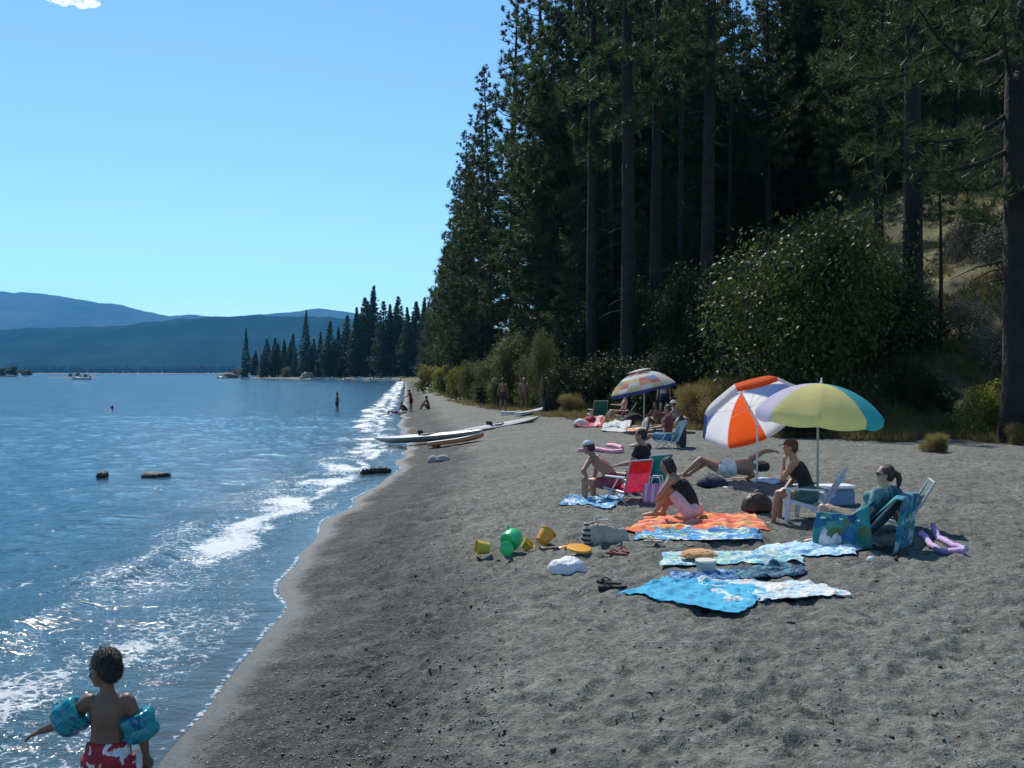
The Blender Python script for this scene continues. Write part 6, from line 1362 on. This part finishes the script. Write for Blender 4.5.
for px, Y, w_, h, lab in [(462, 76, 2.3, 2.4, 'yellow green shrub above the long bleached log'), (430, 112, 3.4, 2.8, 'broad yellow green shrub farthest along the beach'), (444, 96, 2.6, 2.6, 'yellow green shrub between the dark shrub and the farthest one'), (986, 27.2, 1.35, 1.3, 'bright yellow green shrub at the foot of the slope on the right')]: sh(YEL_B, px, Y, w_ * 1.12, h * 1.25, lab)
for i, (px, Y, w_, h, lab) in enumerate([(452, 86, 2.4, 3.2, 'dark shrub between two yellow green shrubs along the beach'), (936, 29.0, 1.5, 1.2, 'dark green shrub left of the bright yellow green shrub'), (565, 48, 2.2, 2.6, 'dark shrub right of the standing people above the dark boulder'), (900, 30, 1.8, 1.6, 'dark shrub below the broad trunk at right of the big bush'), (484, 61, 1.6, 1.4, 'small dark shrub beside the grey brown boulder')]): sh(DRK, px, Y, w_, h, lab)
for px, Y, w_, h in [(583, 47, 2.4, 2.2), (604, 46, 2.6, 2.6), (628, 43, 2.4, 2.4), (652, 41, 2.6, 2.6), (676, 39, 2.6, 2.8), (598, 51, 3.2, 4.4), (640, 48, 3.2, 4.6), (690, 44, 3.4, 4.6), (570, 54, 3, 4.6), (740, 38, 3, 3.8), (722, 42, 3, 4.2), (850, 28.6, 1.6, 1.0), (800, 29, 2.2, 1.5), (762, 30.5, 2, 1.3), (915, 33, 2.4, 2.4), (660, 53, 3.4, 5), (620, 56, 3.6, 5), (780, 36, 3, 3.5)]: sh(DRK, px, Y, w_, h, 'dark shrub in the shaded undergrowth below the forest trunks', 'dark shrubs under the forest')
for px, Y, w_, h, lab in [(722, 33.5, 2.4, 1.7, 'dry golden shrub behind the orange parasol'), (697, 35, 2.0, 1.5, 'dry golden shrub between the patchwork and orange parasols'), (747, 32.5, 1.8, 1.3, 'dry golden shrub hidden mostly behind the orange parasol'), (572, 45.6, 1.2, .9, 'low golden shrub left of the green beach chair'), (1016, 27, 1.2, .8, 'low dry golden shrub at the right picture edge')]: sh(GLD, px, Y, w_, h, lab)
for px, Y, w_, h, lab in [(1000, 31, 2.0, 1.7, 'grey sage shrub on the slope behind the bright yellow green shrub'), (962, 33, 2.0, 1.6, 'grey sage shrub on the slope left of the other sage shrubs'), (1012, 36, 2.6, 2.2, 'large grey sage shrub high on the slope beside the nearest trunk'), (975, 39, 2.2, 1.8, 'grey sage shrub farthest up the sunlit slope')]: sh(SAG, px, Y, w_, h, lab)
g = G(936, 453); sh(TUFT, 936, g[1], .62, .42, 'dry grass tuft alone on the sand in front of the dark green shrub', None, 'grass tuft')
g = G(1016, 445); sh(TUFT, 1018, g[1], .6, .5, 'dry grass tuft at the sand edge below the nearest trunk', None, 'grass tuft')
for k, (px, Y, w_, h) in enumerate([(3, 700, 9, 6), (14, 702, 12, 7.5), (26, 698, 9, 5), (-12, 705, 12, 9)]):
    o = sh(DRK, px, Y, w_, h, 'dark bush among those on the low islet at the left', 'bushes on the low islet', 'bush'); o.location.z = .3
for k, (px, Y, w_, h) in enumerate([(70, 560, 3.6, 2.4), (78, 561, 3.6, 3), (86, 559, 3, 2)]):
    o = sh(WIL, px, Y, w_, h, 'olive green bush among those on the shoal behind the lone motorboat', 'bushes on the shoal', 'bush'); o.location.z = .2
for k, (px, Y) in enumerate([(236, 512), (243, 506), (318, 420), (286, 452), (262, 480)]):
    sh(WIL, px, Y, 6, 5, 'pale green shrub among those at the waterline of the wooded point', 'shrubs at the waterline of the point')
# ---- ground cover nobody could count
def cover(name, mat, N, seed, emin, emax, ymin, ymax, Lr, Wd, up=1.0, K=5, keepf=None):
    rg = np.random.default_rng(seed); px = rg.uniform(400, 1080, N * 4); Y = np.exp(rg.uniform(math.log(ymin), math.log(ymax), N * 4)); x = (px - 512) / F * Y
    z, d, e = height(x, Y, True, True); m_ = (e > emin) & (e < emax) & (vnoise(x, Y, 1.6, 2, seed) > -.1)
    if keepf is not None: m_ &= keepf(x, Y, e)
    x, Y, z = x[m_][:N], Y[m_][:N], z[m_][:N]; C = np.stack([x, Y, z], 1); Dv = np.repeat(np.array([[0, 0, up]]), len(C), 0)
    V, T = blades(C, Dv, rg.uniform(Lr * .5, Lr * 1.3, len(C)), Wd, K, rg, .5)
    tag(link(name, mesh_np(name, V, None, T, smooth=False), mat), kind='stuff')
cover('dry_grass', L_gld, 30000, 301, -1.2, 2.6, 22, 75, .26, .016, 1.2, 7)
cover('hillside_grass', leaf_mat('hill_grass', (.12, .115, .035), (.27, .235, .08), .8, .4), 16000, 302, 1.5, 45, 26, 90, .42, .03, 1.0, 6)
cover('undergrowth', L_drk, 6000, 303, .8, 30, 34, 110, .6, .12, .7, 7, lambda x, y, e: x / y < .33)
# pebbles, bark and grit thrown up on the sand
def litter(name, mat, N, seed, dmin, dmax, y0, y1, s0, s1, flat=.55):
    rg = np.random.default_rng(seed); Y = np.exp(rg.uniform(math.log(y0), math.log(y1), N * 3)); x = rg.uniform(-.5, .62, N * 3) * Y
    z, d, e = height(x, Y, True, True); m_ = (d > dmin) & (d < dmax) & (e < -.3); x, Y, z = x[m_][:N], Y[m_][:N], z[m_][:N]; n = len(x)
    ico = np.array([(0, 0, 1), (.89, 0, .45), (.28, .85, .45), (-.72, .53, .45), (-.72, -.53, .45), (.28, -.85, .45), (.72, .53, -.45), (-.28, .85, -.45), (-.89, 0, -.45), (-.28, -.85, -.45), (.72, -.53, -.45), (0, 0, -1)])
    fc = np.array([(0, 1, 2), (0, 2, 3), (0, 3, 4), (0, 4, 5), (0, 5, 1), (1, 6, 2), (2, 7, 3), (3, 8, 4), (4, 9, 5), (5, 10, 1), (6, 7, 2), (7, 8, 3), (8, 9, 4), (9, 10, 5), (10, 6, 1), (11, 7, 6), (11, 8, 7), (11, 9, 8), (11, 10, 9), (11, 6, 10)])
    S = (s0 * (s1 / s0) ** rg.random(n) ** 2.2)[:, None, None] * rg.uniform(.6, 1.3, (n, 12, 1)) * np.array([1, 1, flat]) * np.stack([rg.uniform(.7, 1.7, n), np.ones(n), np.ones(n)], 1)[:, None]
    a = rg.uniform(0, 6.28, n); ca, sa = np.cos(a)[:, None], np.sin(a)[:, None]; V = ico[None] * S; V = np.stack([V[..., 0] * ca - V[..., 1] * sa, V[..., 0] * sa + V[..., 1] * ca, V[..., 2]], -1) + np.stack([x, Y, z + .2 * S[:, 0, 2]], 1)[:, None]
    tag(link(name, mesh_np(name, V.reshape(-1, 3), None, (fc[None] + (np.arange(n) * 12)[:, None, None]).reshape(-1, 3), smooth=True), mat), kind='stuff')
def stone_mat(name, c1, c2, c3, r_):
    m, nt, p = new_mat(name); nt.links.new(ramp(nt, noise(nt, objco(nt), 17, 2, .8), [(.34, c1), (.55, c2), (.7, c3)]), p.inputs['Base Color']); p.inputs['Roughness'].default_value = r_; return m
litter('pebbles', stone_mat('pebble_stone', (.07, .068, .062), (.15, .15, .135), (.36, .34, .31), .8), 9000, 401, .25, 16, 4.6, 30, .004, .013)
litter('shore_pebbles', stone_mat('wet_pebble_stone', (.03, .03, .028), (.08, .078, .07), (.24, .23, .21), .4), 19000, 402, .22, 2.3, 4.6, 34, .004, .014)
litter('bark_litter', stone_mat('dark_bark_bits', (.018, .014, .011), (.04, .03, .024), (.08, .06, .045), .9), 420, 403, .4, 16, 5, 26, .010, .030, .35)
